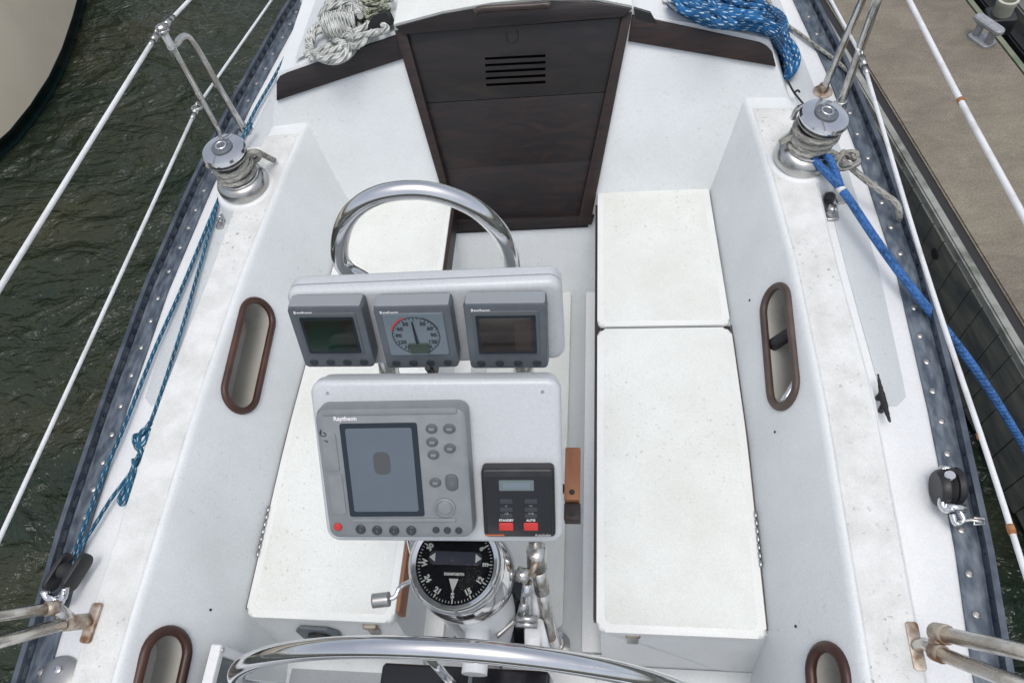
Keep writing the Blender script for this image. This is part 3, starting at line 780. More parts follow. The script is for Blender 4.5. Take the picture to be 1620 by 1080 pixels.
c = at(300, 0, x=-1.235); b2 = at(262, 40, x=-1.243)
w = wire('lifeline', [b2, c, ext(b2, c, 6)], .0082, 'upper port lifeline running forward from the stanchion top, leaving at the top edge'); terminal(w, b2, c)
a = at(0, 850, x=-1.265); b = at(312, 170, x=-1.262)
w = wire('lifeline', [ext(b, a, 1.1), a, b], .0075, 'lower white lifeline on the port side, aft of the stanchion over the toe rail'); terminal(w, b, a)
b2 = at(318, 160, x=-1.262); c = at(430, 0, x=-1.20)
w = wire('lifeline', [b2, c, ext(b2, c, .8)], .0066, 'lower port lifeline running forward past the bent brace, leaving at the top edge'); 
# fittings on stanchions for lower wires
def ring(p, r, rr, axis, name, mtl, par=None, **kw):
    ax = V(axis).normalized(); u = ax.orthogonal().normalized(); v = ax.cross(u)
    return obj(name, tube([V(p) + u * r * math.cos(2*PI*i/12) + v * r * math.sin(2*PI*i/12) for i in range(12)], rr, 1, 6, closed=True), mtl, par, **kw)
ring(b, .020, .006, (0, .2, 1), 'wire_guide', 'steel', ts); ring(tl + V((0, 0, -.01)), .020, .006, (0, .2, 1), 'wire_guide', 'steel', ts)
p1, p2, p3 = at(1438, 0, x=1.245), at(1520, 160, x=1.25), at(1620, 344, x=1.25)
w = wire('lifeline', [ext(p2, p1, .6), p1, p2, p3, ext(p2, p3, .8)], .0090, 'upper white lifeline on the starboard side crossing in front of the dock')
obj('splice_collar', tube([p2 - (p2 - p1).normalized() * .006, p2 + (p2 - p1).normalized() * .006], .0095, 1, 10), 'rust', w)
q0, q1, q2, q3, q4 = at(1314, 0, x=1.20), at(1363, 90, x=1.225), at(1459, 410, x=1.245), at(1560, 713, x=1.25), at(1620, 900, x=1.25)
w = wire('lifeline', [ext(q1, q0, .8), q0, q1], .0072, 'lower starboard lifeline ahead of the stanchion, against the dock near the top edge')
w = wire('lifeline', [q1, q2, q3, q4, ext(q3, q4, 1.0)], .0082, 'lower starboard lifeline with rust spots, running aft above the dark gap')
terminal(w, q1, q2, .012, .09)
rp = at(1600, 838, x=1.25)
obj('rust_spot', tube([rp - (q4 - q3).normalized() * .012, rp + (q4 - q3).normalized() * .010], .0087, 1, 10), 'rust', w)
rp = at(1551, 690, x=1.25)
obj('rust_spot', tube([rp - (q4 - q3).normalized() * .008, rp + (q4 - q3).normalized() * .007], .0087, 1, 10), 'rust', w)

# pushpits
def pushpit(side, foot, tubes, label):
    t = thing('pushpit_rail', label, 'stern rail', foot, 'stern pushpit rails')
    return t
def clamp(t, p, q, r, mtl='rusty'):
    obj('clamp', tube([p, q], r, 1, 14), mtl, t)
# port
ft = at(150, 985, x=-1.085)
t = pushpit(-1, ft, None, 'stained steel stern rail tubes on the port coaming, lower left corner')
e1 = at(-60, 1032, x=-1.17); s1 = at(100, 986, x=-1.095)
e2 = at(-60, 983, x=-1.19); s2 = at(72, 963, x=-1.11)
obj('tube', tube([s1, e1, ext(s1, e1, 3.0)], .0170, 1, 14), 'worn', t); obj('tube', tube([s2, e2, ext(s2, e2, 3.0)], .0150, 1, 14), 'worn', t)
clamp(t, s1 + (e1 - s1) * -.02, ft + V((.0, 0, .03)), .021); clamp(t, s2 + (e2 - s2) * .0, s2 + (s2 - e2) * .16, .019)
obj('clamp_body', tube([s2 + (s2 - e2) * .12, s1 + (ft - s1) * .35], .018, 1, 12), 'worn', t)
def plate(p, w, h, th, par, mtl, rot=0, nrm=(0, 0, 1), name='foot_plate', up=(0, 1, 0)):
    f = Frame(p, V(nrm).cross(V(up)) * -1, up, V(nrm)); return obj(name, rbox(f, 0, 0, w, h, .008, 0, th, .002), mtl, par, smooth='auto')
pt_ = at(146, 985, z=ZC)
plate(pt_, .030, .105, .010, t, 'rusty')
obj('foot_lug', tube([pt_, pt_ + V((-.015, 0, .035)), ft + V((-.0, 0, .04))], .013, 2, 10), 'rusty', t)
# starboard
ft = at(1462, 1018, x=1.10)
t = pushpit(1, ft, None, 'stained steel stern rail tubes on the starboard coaming, lower right corner')
s1 = at(1495, 1003, x=1.115); e1 = at(1680, 1044, x=1.18); s2 = at(1487, 1033, x=1.10); e2 = at(1680, 1108, x=1.155)
obj('tube', tube([s1, e1, ext(s1, e1, 3.0)], .0175, 1, 14), 'worn', t); obj('tube', tube([s2, e2, ext(s2, e2, 3.0)], .0165, 1, 14), 'worn', t)
clamp(t, s1 + (e1 - s1) * .02, s1 + (s1 - e1) * .10, .023); clamp(t, s2 + (e2 - s2) * .03, s2 + (s2 - e2) * .06, .021)
obj('clamp_body', tube([s1 + (s1 - e1) * .08, s2 + (s2 - e2) * .04], .018, 1, 12), 'rusty', t)
pt_ = at(1447, 1022, z=ZC - .01)
plate(pt_, .030, .11, .010, t, 'rusty')
obj('foot_lug', tube([pt_, pt_ + V((.01, 0, .04)), s2 + (s2 - e2) * .05], .015, 2, 10), 'worn', t)

# snatch block on starboard rail
b0 = at(1500, 770, z=ZD + .05)
t = thing('snatch_block', 'black round block with a chrome shackle on the starboard toe rail', 'block', (b0.x, b0.y, ZD), 'rail mounted blocks')
fr_ = Frame(b0, (0, 1, 0), (0, 0, 1)); fr_.n = V((1, .15, 0)).normalized()
obj('cheek', lathe(fr_, [(.044, -.034), (.050, -.026), (.050, -.012), (.046, -.010)], 28), 'blackplastic', t, smooth='auto')
obj('cheek', lathe(fr_, [(.046, .010), (.050, .012), (.050, .026), (.042, .034)], 28), 'blackplastic', t, smooth='auto')
obj('sheave', lathe(fr_, [(.044, -.009), (.036, 0), (.044, .009)], 28), 'rubber', t, smooth='auto')
obj('strap', tube([fr_.P(.048, 0, -.005), fr_.P(.054, .0, 0), fr_.P(.048, 0, .02)], .009, 3, 8), 'chrome', t)
obj('strap_bolt', join(lathe(Frame(at(1503, 752, z=ZD + .10), (1, 0, 0), (0, 1, 0)), [(.014, 0), (.012, .006)], 14)), 'chrome', t)
pp_ = [at(1494, 785, z=ZD + .06), at(1490, 797, z=ZD + .055), at(1497, 806, z=ZD + .05), at(1508, 803, z=ZD + .06)]
obj('shackle', join(tube(pp_, .011, 4, 8), tube([at(1495, 800, z=ZD + .06), at(1527, 804, z=ZD + .06)], .011, 1, 10), tube([at(1506, 812, z=ZD + .05), at(1512, 828, z=ZD + .04), at(1524, 822, z=ZD + .045), at(1518, 808, z=ZD + .05)], .008, 4, 8)), 'chrome', t)
obj('pin', join(tube([at(1515, 826, z=ZD + .045), at(1535, 822, z=ZD + .045), at(1555, 826, z=ZD + .045)], .0065, 2, 8), tube([at(1540, 818, z=ZD+.045), at(1557, 820, z=ZD+.045), at(1557, 829, z=ZD+.045), at(1541, 829, z=ZD+.045)], .004, 1, 6, closed=True)), 'steel', t)
# port block
b0 = at(108, 905, z=ZD + .06)
t = thing('turning_block', 'dark block with a teal rope through it on the port toe rail', 'block', (b0.x, b0.y, ZD), 'rail mounted blocks')
u_ = (at(126, 890, z=ZD + .06) - at(94, 940, z=ZD + .06)).normalized()
for o_ in (-.030, .030):
    f = Frame(b0 + V((o_, 0, 0)), u_, (0, 0, 1)); obj('cheek', rbox(f, 0, 0, .115, .058, .026, -.007, .007, .004), 'blackplastic', t, smooth='auto')
f = Frame(b0, u_, (0, 0, 1)); obj('sheave', lathe(f, [(.026, -.02), (.022, 0), (.026, .02)], 20), 'rubber', t)
obj('shackle', join(tube([at(70, 935, z=ZD + .06), at(78, 946, z=ZD + .05), at(92, 948, z=ZD + .05)], .014, 4, 8), tube([at(104, 928, z=ZD + .07), at(100, 945, z=ZD + .06), at(92, 950, z=ZD + .05)], .011, 4, 8), tube([at(66, 938, z=ZD + .06), at(100, 952, z=ZD + .05)], .009, 1, 8)), 'chrome', t)

# little horn cleat on starboard side deck
c0 = at(1397, 632, z=ZD + .03)
t = thing('horn_cleat', 'small black horn cleat on the starboard side deck beside the coaming', 'cleat', (c0.x, c0.y, ZD))
e_a, e_b = at(1389, 592, z=ZD + .045), at(1408, 667, z=ZD + .045)
mid = (e_a + e_b) / 2; ax = (e_b - e_a).normalized()
obj('horns', tube([e_a, e_a + (mid - e_a) * .5 + V((0, 0, -.006)), mid + V((0, 0, -.01)), e_b + (mid - e_b) * .5 + V((0, 0, -.006)), e_b], .008, 4, 8, radii=[.003, .005, .007, .009, .010, .010, .009, .007, .005, .003]), 'blackplastic', t)
for k in (-.016, .016): obj('leg', tube([mid + ax * k + V((0, 0, -.005)), V((mid.x, mid.y, ZD)) + ax * k * 1.3], .009, 1, 8), 'blackplastic', t)
# cam cleat
c0 = at(1312, 330, z=ZD)
t = thing('cam_cleat', 'small grey cam cleat against the starboard coaming, just aft of the winch', 'cleat', (c0.x, c0.y, ZD))
f = Frame((c0.x + .0, c0.y, ZD), (1, 0, 0), (0, 1, 0))
obj('base', rbox(f, 0, 0, .045, .12, .012, 0, .014, .003), 'steel', t, smooth='auto')
obj('cam', lathe(Frame((c0.x, c0.y + .028, ZD + .014), (1, 0, 0), (0, 1, 0)), [(.018, 0), (.018, .022), (.013, .026)], 14), 'blackplastic', t)
obj('cam', lathe(Frame((c0.x + .002, c0.y - .022, ZD + .014), (1, 0, 0), (0, 1, 0)), [(.016, 0), (.016, .020), (.010, .024)], 14), 'chrome', t)
f = Frame(at(1328, 305, z=ZD + .012), (1, .2, 0), (0, 1, 0))
obj('deck_plate', rbox(f, 0, 0, .042, .09, .006, -.012, .0, .002), 'steel', label='small stainless pad eye plate under the blue dock line', cat='deck plate', smooth='auto')
f = Frame(at(352, 352, z=ZD), (1, 0, 0), (0, 1, 0))
t = thing('fairlead', 'small steel fairlead against the port coaming, aft of the winch', 'fairlead', f.o)
obj('base', rbox(f, 0, 0, .03, .075, .008, 0, .012, .002), 'steel', t, smooth='auto'); ring(f.o + V((0, 0, .022)), .013, .004, (0, 1, 0), 'eye', 'steel', t)
# stern chock port bottom
f = Frame(at(94, 1072, z=ZD), (1, 0, 0), (0, 1, 0))
t = thing('stern_chock', 'half round steel fitting on the port deck at the lower left edge', 'deck fitting', f.o)
obj('plate', lathe(f, [(.060, 0), (.058, .010), (.050, .014)], 28), 'satin', t, smooth='auto'); obj('bolt', lathe(Frame(f.o + V((.0, .02, .014)), (1, 0, 0), (0, 1, 0)), [(.012, 0), (.010, .006), (.004, .008)], 12), 'chrome', t)
# winch handle in starboard pocket
t = thing('winch_handle', 'winch handle with a black grip stowed in the forward starboard cubby', 'winch handle', fr1.P(0, 0, -.06))
obj('grip', tube([fr1.P(.045, .05, -.040), fr1.P(.04, 0, -.030), fr1.P(.03, -.065, -.018)], .021, 3, 12), 'blackplastic', t)
obj('arm', tube([fr1.P(-.06, .05, -.06), fr1.P(-.12, .03, -.03), fr1.P(-.19, -.01, .0)], .012, 4, 10), 'chrome', t)

# hasps + socket on seat fronts
def hasp(px, py, label):
    g = front_frame(px, py); p = g.o
    t = thing('latch', label, 'latch', p, 'seat locker latches')
    obj('plate', rbox(g, 0, 0, .034, .060, .006, 0, .006, .002), 'satin', t, smooth='auto')
    obj('hook', join(rbox(g, 0, .048, .045, .022, .005, 0, .012, .003), rbox(g, 0, .034, .016, .03, .004, 0, .010, .002)), 'rusty', t, smooth='auto')
hasp(1001, 1010, 'small metal latch under the aft edge of the starboard seat')
hasp(592, 997, 'small metal latch under the aft edge of the port seat')
g = front_frame(508, 1001); p = g.o
t = thing('shore_socket', 'dark grey octagonal socket plate on the end of the port seat', 'socket', p)
oc = [(.068, .018), (.040, .036), (-.050, .040), (-.075, .020), (-.070, -.018), (-.035, -.040), (.035, -.042), (.066, -.02)]
oc = [(a, b * 1.6) for a, b in oc]
pl_ = obj('plate', poly(g, oc, 0, .010, .003), 'grey', t, smooth='auto')
obj('socket_ring', lathe(g, [(.040, .010), (.040, .018), (.030, .020)], 24), 'blackplastic', t, smooth='auto')
obj('key_barrel', lathe(g, [(.016, .018), (.015, .026), (.010, .028)], 16), 'steel', t, smooth='auto')
# hinges (piano hinge fittings)
for s, (px, py) in ((1, (1203, 850)), (-1, (408, 838))):
    p = at(px, py, z=.0); y0 = p.y
    bms = [tube([V((s * (lerp(SEATO, y0 + dy) - .004), y0 + dy, .004)), V((s * (lerp(SEATO, y0 + dy + .02) - .004), y0 + dy + .02, .004))], .005, 1, 8) for dy in [-.09 + .025 * i for i in range(7)]]
    obj('hinge', join(*bms), 'steel', label='%s locker hinge along the outer edge of the %s seat' % (('knuckled steel', 'starboard') if s > 0 else ('small steel', 'port')), cat='hinge', group='locker hinges')

# framed recess on the port side of the helm
g0 = at(335, 1018, x=-.80); g1 = at(395, 1045, x=-.70)
fx = Frame((-.795, g0.y - .20, g0.z - .10), (0, 1, 0), (0, 0, 1)); fx.n = V((1, 0, .1)).normalized()
fo = Frame((-.797, g0.y - .215, g0.z - .105), (0, 1, 0), (0, 0, 1)); fo.n = V((1, 0, 0))
t = pan = obj('engine_panel', rbox(fo, 0, 0, .40, .18, .01, -.004, .004, .002), 'grey', boat, label='white framed clear panel on the port side wall of the helm')
W_, H_, q = .43, .22, .028
fb_ = join(rbox(fo, 0, H_/2 - q/2, W_, q, .006, 0, .030, .005), rbox(fo, 0, -H_/2 + q/2, W_, q, .006, 0, .030, .005), rbox(fo, W_/2 - q/2, 0, q, H_ - 2*q, .006, 0, .030, .005), rbox(fo, -W_/2 + q/2, 0, q, H_ - 2*q, .006, 0, .030, .005))
obj('frame', fb_, 'gelwhite', t, smooth='auto')
obj('frame_screw', lathe(Frame(fo.P(W_/2 - q*.5, H_/2 - q*.5, .030), (0, 1, 0), (0, 0, 1)), [(.007, -.002), (.006, .003)], 10), 'steel', t)
gm = mat('smoked_acrylic', (.42, .47, .48), .08); bsdf(gm).inputs['Transmission Weight'].default_value = .75; bsdf(gm).inputs['IOR'].default_value = 1.3
M['acrylic'] = gm
obj('cover', rbox(fo, 0, 0, W_ - 2*q, H_ - 2*q, .004, .014, .018, .001), 'acrylic', t)
obj('gauge', lathe(Frame(fo.P(.02, -.0, .0), (0, 1, 0), (0, 0, 1)), [(.045, .003), (.045, .010), (.038, .011)], 24), 'blackplastic', t)

# ---------------------------------------------------------------- steering station
# pedestal
PX, PY = .0, .43
fp = Frame((PX, PY, 0), (1, 0, 0), (0, 1, 0))
ped = thing('steering_pedestal', 'white steering pedestal with its large polished stainless wheel across the bottom edge', 'pedestal', (PX, PY, ZS))
obj('column', lathe(fp, [(.155, ZS), (.150, ZS + .02), (.115, ZS + .05), (.096, ZS + .3), (.092, .2), (.086, .30), (.084, .33)], 40), 'gelwhite', ped, smooth='auto')
obj('shaft_housing', tube([V((PX, PY - .08, .24)), V((PX, .235, .245))], .034, 1, 20), 'gelwhite', ped)
obj('label_plate', rbox(Frame((.066, PY - .066, .18), (1, .9, 0), (0, 0, 1)), 0, 0, .07, .028, .008, .0, .006, .002), 'satin', ped)
# compass
ctr = at(716, 905, z=.60)
tiltn = V((.02, -.12, 1)).normalized()
fc = Frame((PX - .004, .430, .60), (1, 0, 0), (0, 1, 0)); fc.n = tiltn; fc.v = (fc.v - fc.v.dot(fc.n) * fc.n).normalized(); fc.u = fc.v.cross(fc.n)
comp = thing('compass', 'round black faced compass in a polished chrome bowl, seen below the plotter', 'compass', fc.P(0, 0, -.16))
obj('housing', lathe(fc, [(.088, -.285), (.098, -.280), (.114, -.24), (.124, -.19), (.126, -.14), (.121, -.085), (.109, -.048)], 56), 'chrome', comp, smooth='auto')
obj('bezel', lathe(fc, [(.106, -.050), (.114, -.044), (.115, -.022), (.111, -.006), (.102, .002), (.093, -.003), (.090, -.012)], 64), 'chrome', comp, smooth='auto')
bm = lathe(fc, [(.094, -.014), (.094, -.010)], 48); card = obj('card', bm, 'card', comp)
obj('card_band', rbox(fc, 0, .012, .125, .030, .012, -.010, -.0085, .0005), 'cardmid', card)
tk = []
for i in range(72):
    a = 2 * PI * i / 72; L_ = .010 if i % 6 == 0 else .005
    r0 = .088
    f = Frame(fc.P((r0 - L_/2) * math.cos(a), (r0 - L_/2) * math.sin(a), -.0095), fc.u * math.cos(a) + fc.v * math.sin(a), fc.v * math.cos(a) - fc.u * math.sin(a)); f.n = fc.n
    tk.append(rbox(f, 0, 0, L_, .0016 if i % 6 else .003, .0004, 0, .0012, .0003, n=1, seg=1))
obj('card_ticks', join(*tk), 'bone', card)
names = ['E', '6', '3', 'N', '33', '30', 'W', '24', '21', 'S', '15', '12']
for i, s_ in enumerate(names):
    a = 2 * PI * i / 12
    text(fc, s_, .071 * math.cos(a), .071 * math.sin(a), .0165, -.0090, 'bone', card, 'card_letter', bold=.0008, rot=a - PI/2 + (PI if math.sin(a) < -.1 else 0))
def tri(x, y, dx, dy, w): return [(x + dx, y + dy), (x - dy * w / math.hypot(dx, dy), y + dx * w / math.hypot(dx, dy)), (x + dy * w / math.hypot(dx, dy), y - dx * w / math.hypot(dx, dy))]
for i, (x, y, dx, dy, w_) in enumerate(((-.048, .013, -.014, 0, .010), (.048, .013, .014, 0, .010), (0, -.034, 0, -.030, .011))):
    pts = tri(x, y, dx, dy, w_); obj('pointer', poly(fc, pts, -.0095, -.0075), 'bone', card)
text(fc, 'DANFORTH', 0, -.024, .0085, -.0078, 'bone', card, 'card_letter', bold=.0004)
gl = mat('compass_glass', (.95, .96, .97), .02); bsdf(gl).inputs['Transmission Weight'].default_value = 1.0; bsdf(gl).inputs['IOR'].default_value = 1.07
M['glass'] = gl
obj('glass', lathe(fc, [(.0925, -.004), (.091, -.001), (.070, .006), (.040, .009), (.012, .010)], 40), 'glass', comp, smooth=True)
# throttle lever
t = thing('throttle_lever', 'chrome throttle lever with a ribbed knob on the port side of the compass', 'lever', V((-.12, .42, .40)))
k0, k1 = at(590, 950, z=.46), at(616, 947, z=.46)
rib = [.0165, .018, .018, .0165, .018, .018, .0165, .018, .018, .0165]
obj('knob', tube([k0, (k0 + k1) / 2, k1], .018, 5, 16), 'satin', t)
obj('arm', tube([k1, at(626, 942, z=.46), at(636, 926, z=.46), V((-.11, .44, .43))], .0065, 5, 8), 'chrome', t)

# pedestal guard (bent stainless hoop)
GX = .162
Lg = [V((-GX, .42, ZS)), V((-GX, .45, .05)), V((-GX, .52, .38)), V((-GX, .68, .60)), V((-GX, .83, .82)), V((-GX, .93, .98)), at(547, 425, y=.955)]
def mirx(p): return V((-p.x, p.y, p.z))
topc = [at(x, y, y=yy) for x, y, yy in ((537, 395, .96), (546, 352, .965), (572, 322, .97), (612, 305, .975), (665, 301, .98), (715, 312, .98), (757, 333, .975), (790, 366, .97), (806, 400, .965))]
topc[0] = topc[0]
Rg = [at(812, 432, y=.955), V((GX, .93, .98)), V((GX, .83, .82)), V((GX, .68, .60)), V((GX, .54, .40)), V((GX, .44, .05)), V((GX, .41, ZS))]
grd = thing('pedestal_guard', 'polished stainless hoop arching over the instrument pod', 'guard rail', V((0, .42, ZS)))
obj('hoop', tube(Lg + topc + Rg, .0195, 6, 16), 'chrome', grd)
for s in (-1, 1): obj('foot', lathe(Frame((s * GX, .42, ZS), (1, 0, 0), (0, 1, 0)), [(.045, 0), (.044, .008), (.026, .014), (.024, .04)], 24), 'steel', grd, smooth='auto')
# hardware on the starboard leg
hw = thing('table_bracket', 'weathered steel folding table bracket on the starboard leg of the guard', 'bracket', V((GX, .5, .2)))
def tb(a, b, r, nm, mtl, ra=None, n=10): return obj(nm, tube([at(*a[:2], z=a[2]), at(*b[:2], z=b[2])], r, 1, n), mtl, hw)
tb((848, 862, .44), (850, 900, .40), .026, 'sleeve', 'worn', n=16)
tb((845, 893, .41), (853, 898, .41), .030, 'sleeve_clamp', 'rusty', n=16)
tb((804, 908, .42), (838, 908, .42), .012, 'cross_bolt', 'worn')
tb((818, 906, .43), (836, 912, .43), .020, 'clamp_block', 'worn', n=8)
tb((835, 920, .40), (831, 950, .34), .013, 'link', 'chrome'); tb((831, 950, .34), (825, 972, .30), .012, 'link', 'steel')
tb((816, 977, .30), (850, 979, .30), .010, 'cross_bar', 'steel'); tb((816, 986, .28), (850, 988, .28), .010, 'cross_bar', 'steel')
tb((852, 900, .38), (858, 935, .30), .020, 'strut', 'worn', n=14); tb((858, 935, .30), (868, 1000, .12), .017, 'strut', 'worn', n=14)
tb((866, 985, .16), (871, 1008, .10), .016, 'hinge_ear', 'rusty')
tb((843, 998, .24), (842, 1045, .10), .022, 'folded_leg', 'vinyl', n=12); tb((852, 985, .22), (868, 1045, .05), .014, 'folded_leg', 'vinyl', n=12)
tb((850, 935, .26), (848, 975, .2), .014, 'folded_leg', 'vinyl')
obj('cable_cover', tube([at(823, 925, z=.25), at(820, 960, z=.15), at(822, 1040, z=-.1)], .030, 3, 12), 'blackgloss', label='glossy black cable cover beside the compass bowl, behind the bracket', cat='cable cover')
# teak block
c0 = at(905, 765, z=.48); f = Frame(c0, (1, 0, 0), (0, 1, 0))
t = thing('teak_block', 'small bare teak block with two holes at the right of the plotter housing', 'wood block', c0)
obj('block', rbox(f, 0, .03, .040, .145, .004, -.03, .0, .003), 'teak', t, smooth='auto')
obj('block_end', rbox(f, .001, -.068, .042, .045, .004, -.05, -.012, .003), 'darkworn', t, smooth='auto')
for dy in (-.022, -.075): obj('bolt', lathe(Frame(f.P(0, dy, .0 if dy > -.05 else -.012), (1, 0, 0), (0, 1, 0)), [(.008, -.001), (.007, .0015)], 10), 'black', t)
obj('block_arm', tube([c0 + V((-.02, 0, -.02)), V((GX, .6, .46))], .012, 1, 8), 'steel', t)

# ---- instrument pod
def nrm(th, yaw): t_, w_ = math.radians(th), math.radians(yaw); return V((math.sin(w_) * math.cos(t_), -math.cos(w_) * math.cos(t_), math.sin(t_)))
nU = nrm(17, 3)
P0U = V((0, .80, 1.12))
pod = thing('instrument_pod', 'long white instrument housing across the guard, carrying three grey displays', 'instrument housing', V((0, .87, 1.05)))
d_in = .048   # instrument depth
fU, (wU, hU) = frame_px(P0U - nU * d_in, nU, [(449, 474), (887, 452), (888, 573), (494, 586)])
print('POD', wU, hU)
corners = [fU.L(*q) for q in [(447, 462), (888, 444), (888, 570), (492, 583)]]
x0 = min(corners[0][0], corners[3][0]); x1 = max(c[0] for c in corners); cx = (x0 + x1) / 2; wU = x1 - x0
y1 = sum(c[1] for c in corners[:2]) / 2; y0 = sum(c[1] for c in corners[2:]) / 2; cy = (y0 + y1) / 2; hU = y1 - y0
print('POD2', cx, cy, wU, hU)
obj('front_shell', rbox(fU, cx, cy, wU, hU, .028, -.022, .0, .016, seg=5), 'podwhite', pod, smooth='auto')
obj('seam', rbox(fU, cx, cy, wU - .008, hU - .008, .025, -.027, -.020, .001), 'rubber', pod)
obj('back_shell', rbox(Frame(fU.o, fU.u * -1, fU.v, fU.n * -1), -cx, cy, wU, hU, .028, .026, .062, .014, seg=5), 'podwhite', pod, smooth='auto')
def instrument(quad, label, kind):
    fr, (w, h) = frame_px(P0U, nU, quad); w = h = None or None
    A = [fr.L(*q) for q in quad]
    w = ((A[1][0] - A[0][0]) + (A[2][0] - A[3][0])) / 2; h = ((A[0][1] - A[3][1]) + (A[1][1] - A[2][1])) / 2
    t = thing('marine_display', label, 'marine display', fr.P(0, -h/2, -d_in), 'grey square displays in the pod')
    # tapered body
    rings = [(rrect(w * 1.0, h * .96, .010, 4), -d_in + .001), (rrect(w * 1.03, h, .012, 4), -.012), (rrect(w, h * .985, .010, 4), -.001), (rrect(w - .008, h - .010, .008, 4), .0)]
    body = obj('case', stack(fr, rings), 'grey', t, smooth='auto')
    obj('top_edge', rbox(Frame(fr.P(0, h/2 + .0005, -.022), fr.u, fr.n, fr.v), 0, 0, w * .97, .036, .004, -.002, .0012, .001), 'greytop', t)
    # bottom lip and buttons
    for k in range(4):
        bx = -w * .36 + k * w * .24
        obj('button', stack(fr, [([(bx + .0095 * math.cos(a) , -h * .405 + .0080 * math.sin(a)) for a in [2*PI*i/16 for i in range(16)]], -.001), ([(bx + .0085 * math.cos(a), -h * .405 + .0070 * math.sin(a)) for a in [2*PI*i/16 for i in range(16)]], .003)]), 'button', t, smooth='auto')
    text(fr, 'Raytheon', -w * .30, h * .415, .0100, .0003, 'white', t, 'wordmark', bold=.0002)
    text(fr, {'g': 'SPEED', 'w': 'WIND', 'd': 'DEPTH'}[kind], w * .27, h * .375, .0075, .0003, 'button', t, 'lettering', bold=.0002)
    sw, sh = w * .72, h * .58
    obj('screen_surround', rbox(fr, 0, .012, w * .82, h * .68, .006, -.001, .002, .0015), 'buttongrey' if kind != 'w' else 'grey', t, smooth='auto')
    if kind == 'w':
        s_ = obj('screen', rbox(fr, 0, .012, w * .80, h * .66, .004, .0015, .0028, .0008), 'lcdlight', t)
        c0 = (0, .010); R_ = w * .315
        def arc(a0, a1, r0, r1, z0, z1, n=40):
            o = [(c0[0] + r1 * math.cos(a), c0[1] + r1 * math.sin(a)) for a in [math.radians(a0 + (a1-a0)*i/n) for i in range(n+1)]]
            i_ = [(c0[0] + r0 * math.cos(a), c0[1] + r0 * math.sin(a)) for a in [math.radians(a0 + (a1-a0)*i/n) for i in range(n+1)]]
            bm = bmesh.new(); A = [bm.verts.new(fr.P(*p, z1)) for p in o]; B = [bm.verts.new(fr.P(*p, z1)) for p in i_]
            for i in range(n): bm.faces.new((A[i], A[i+1], B[i+1], B[i]))
            return bm
        obj('dial_ring', arc(-80, 262, R_ * .985, R_ * 1.02, .002, .0034, 80), 'button', s_)
        obj('red_sector', arc(112, 162, R_ * 1.02, R_ * 1.08, .002, .0036), 'redprint', s_)
        obj('green_sector', arc(20, 68, R_ * 1.02, R_ * 1.06, .002, .0036), 'button', s_)
        tk = []
        for i in range(36):
            a = math.radians(i * 10); ll = .009 if i % 3 == 0 else .005
            f = Frame(fr.P(c0[0] + (R_ - ll/2) * math.cos(a), c0[1] + (R_ - ll/2) * math.sin(a), .003), fr.u * math.cos(a) + fr.v * math.sin(a), fr.v * math.cos(a) - fr.u * math.sin(a)); f.n = fr.n
            tk.append(rbox(f, 0, 0, ll, .0014, .0003, 0, .0008, .0002, n=1, seg=1))
        obj('dial_ticks', join(*tk), 'button', s_)
        for i, nm in enumerate(['30', '60', '90', '120', '150']):
            for sg in (-1, 1):
                a = math.radians(90 - sg * 30 * (i + 1) * .98)
                text(fr, nm, c0[0] + R_ * .74 * math.cos(a), c0[1] + R_ * .74 * math.sin(a), .0125, .0032, 'button', s_, 'dial_number', bold=.0004)
        obj('needle', poly(fr, [(-.0035, -.015), (.0035, -.015), (.0012 - .003, R_ * .98), (-.0012 - .003, R_ * .98)], .003, .005), 'screenframe', s_)
        obj('digital_window', rbox(fr, .002, -.024, w * .27, h * .16, .002, .002, .0052, .0008), 'lcdinner', s_)
    else:
        fm = obj('screen_frame', rbox(fr, 0, .010, w * .74, h * .60, .005, .001, .0032, .001), 'screenframe', t)
        obj('screen', rbox(fr, 0, .010, w * .66, h * .51, .003, .0025, .0042, .0004), 'lcdgreen' if kind == 'g' else 'lcdbrown', t)
        if kind == 'd': obj('screen_patch', rbox(fr, w * .20, .010, w * .20, h * .46, .003, .004, .0046, .0002), 'patch', t)
    return t, fr
instrument([(449, 487), (574, 485), (590, 581), (488, 581)], 'leftmost grey display in the white pod, with a dark green screen', 'g')
instrument([(587, 486), (711, 484), (726, 582), (615, 582)], 'middle grey display with a round wind dial and needle', 'w')
instrument([(732, 482), (864, 481), (867, 583), (746, 583)], 'rightmost grey display in the white pod, with a dark brown screen', 'd')
# ---- lower pod with plotter
nL = nrm(42, 5); P0L = V((0, .565, .89))
fL, (wL, hL) = frame_px(P0L, nL, [(487, 606), (889, 597), (890, 862), (518, 855)])
low = thing('plotter_housing', 'large white tilted panel holding the grey chart plotter and the black autopilot unit', 'instrument housing', fL.P(0, -hL/2, -.06))
obj('front_shell', rbox(fL, 0, 0, wL, hL, .030, -.030, .0, .012, seg=5), 'podwhite', low, smooth='auto')
obj('back_shell', rbox(Frame(fL.o, fL.u * -1, fL.v, fL.n * -1), 0, 0, wL - .01, hL - .01, .026, .028, .075, .018, seg=5), 'podwhite', low, smooth='auto')
for x_ in (-.13, .13): obj('screw', lathe(Frame(fL.P(x_ * 1.7, hL * .43, 0), fL.u, fL.v), [(.004, -.001), (.0035, .001)], 8), 'steel', low)
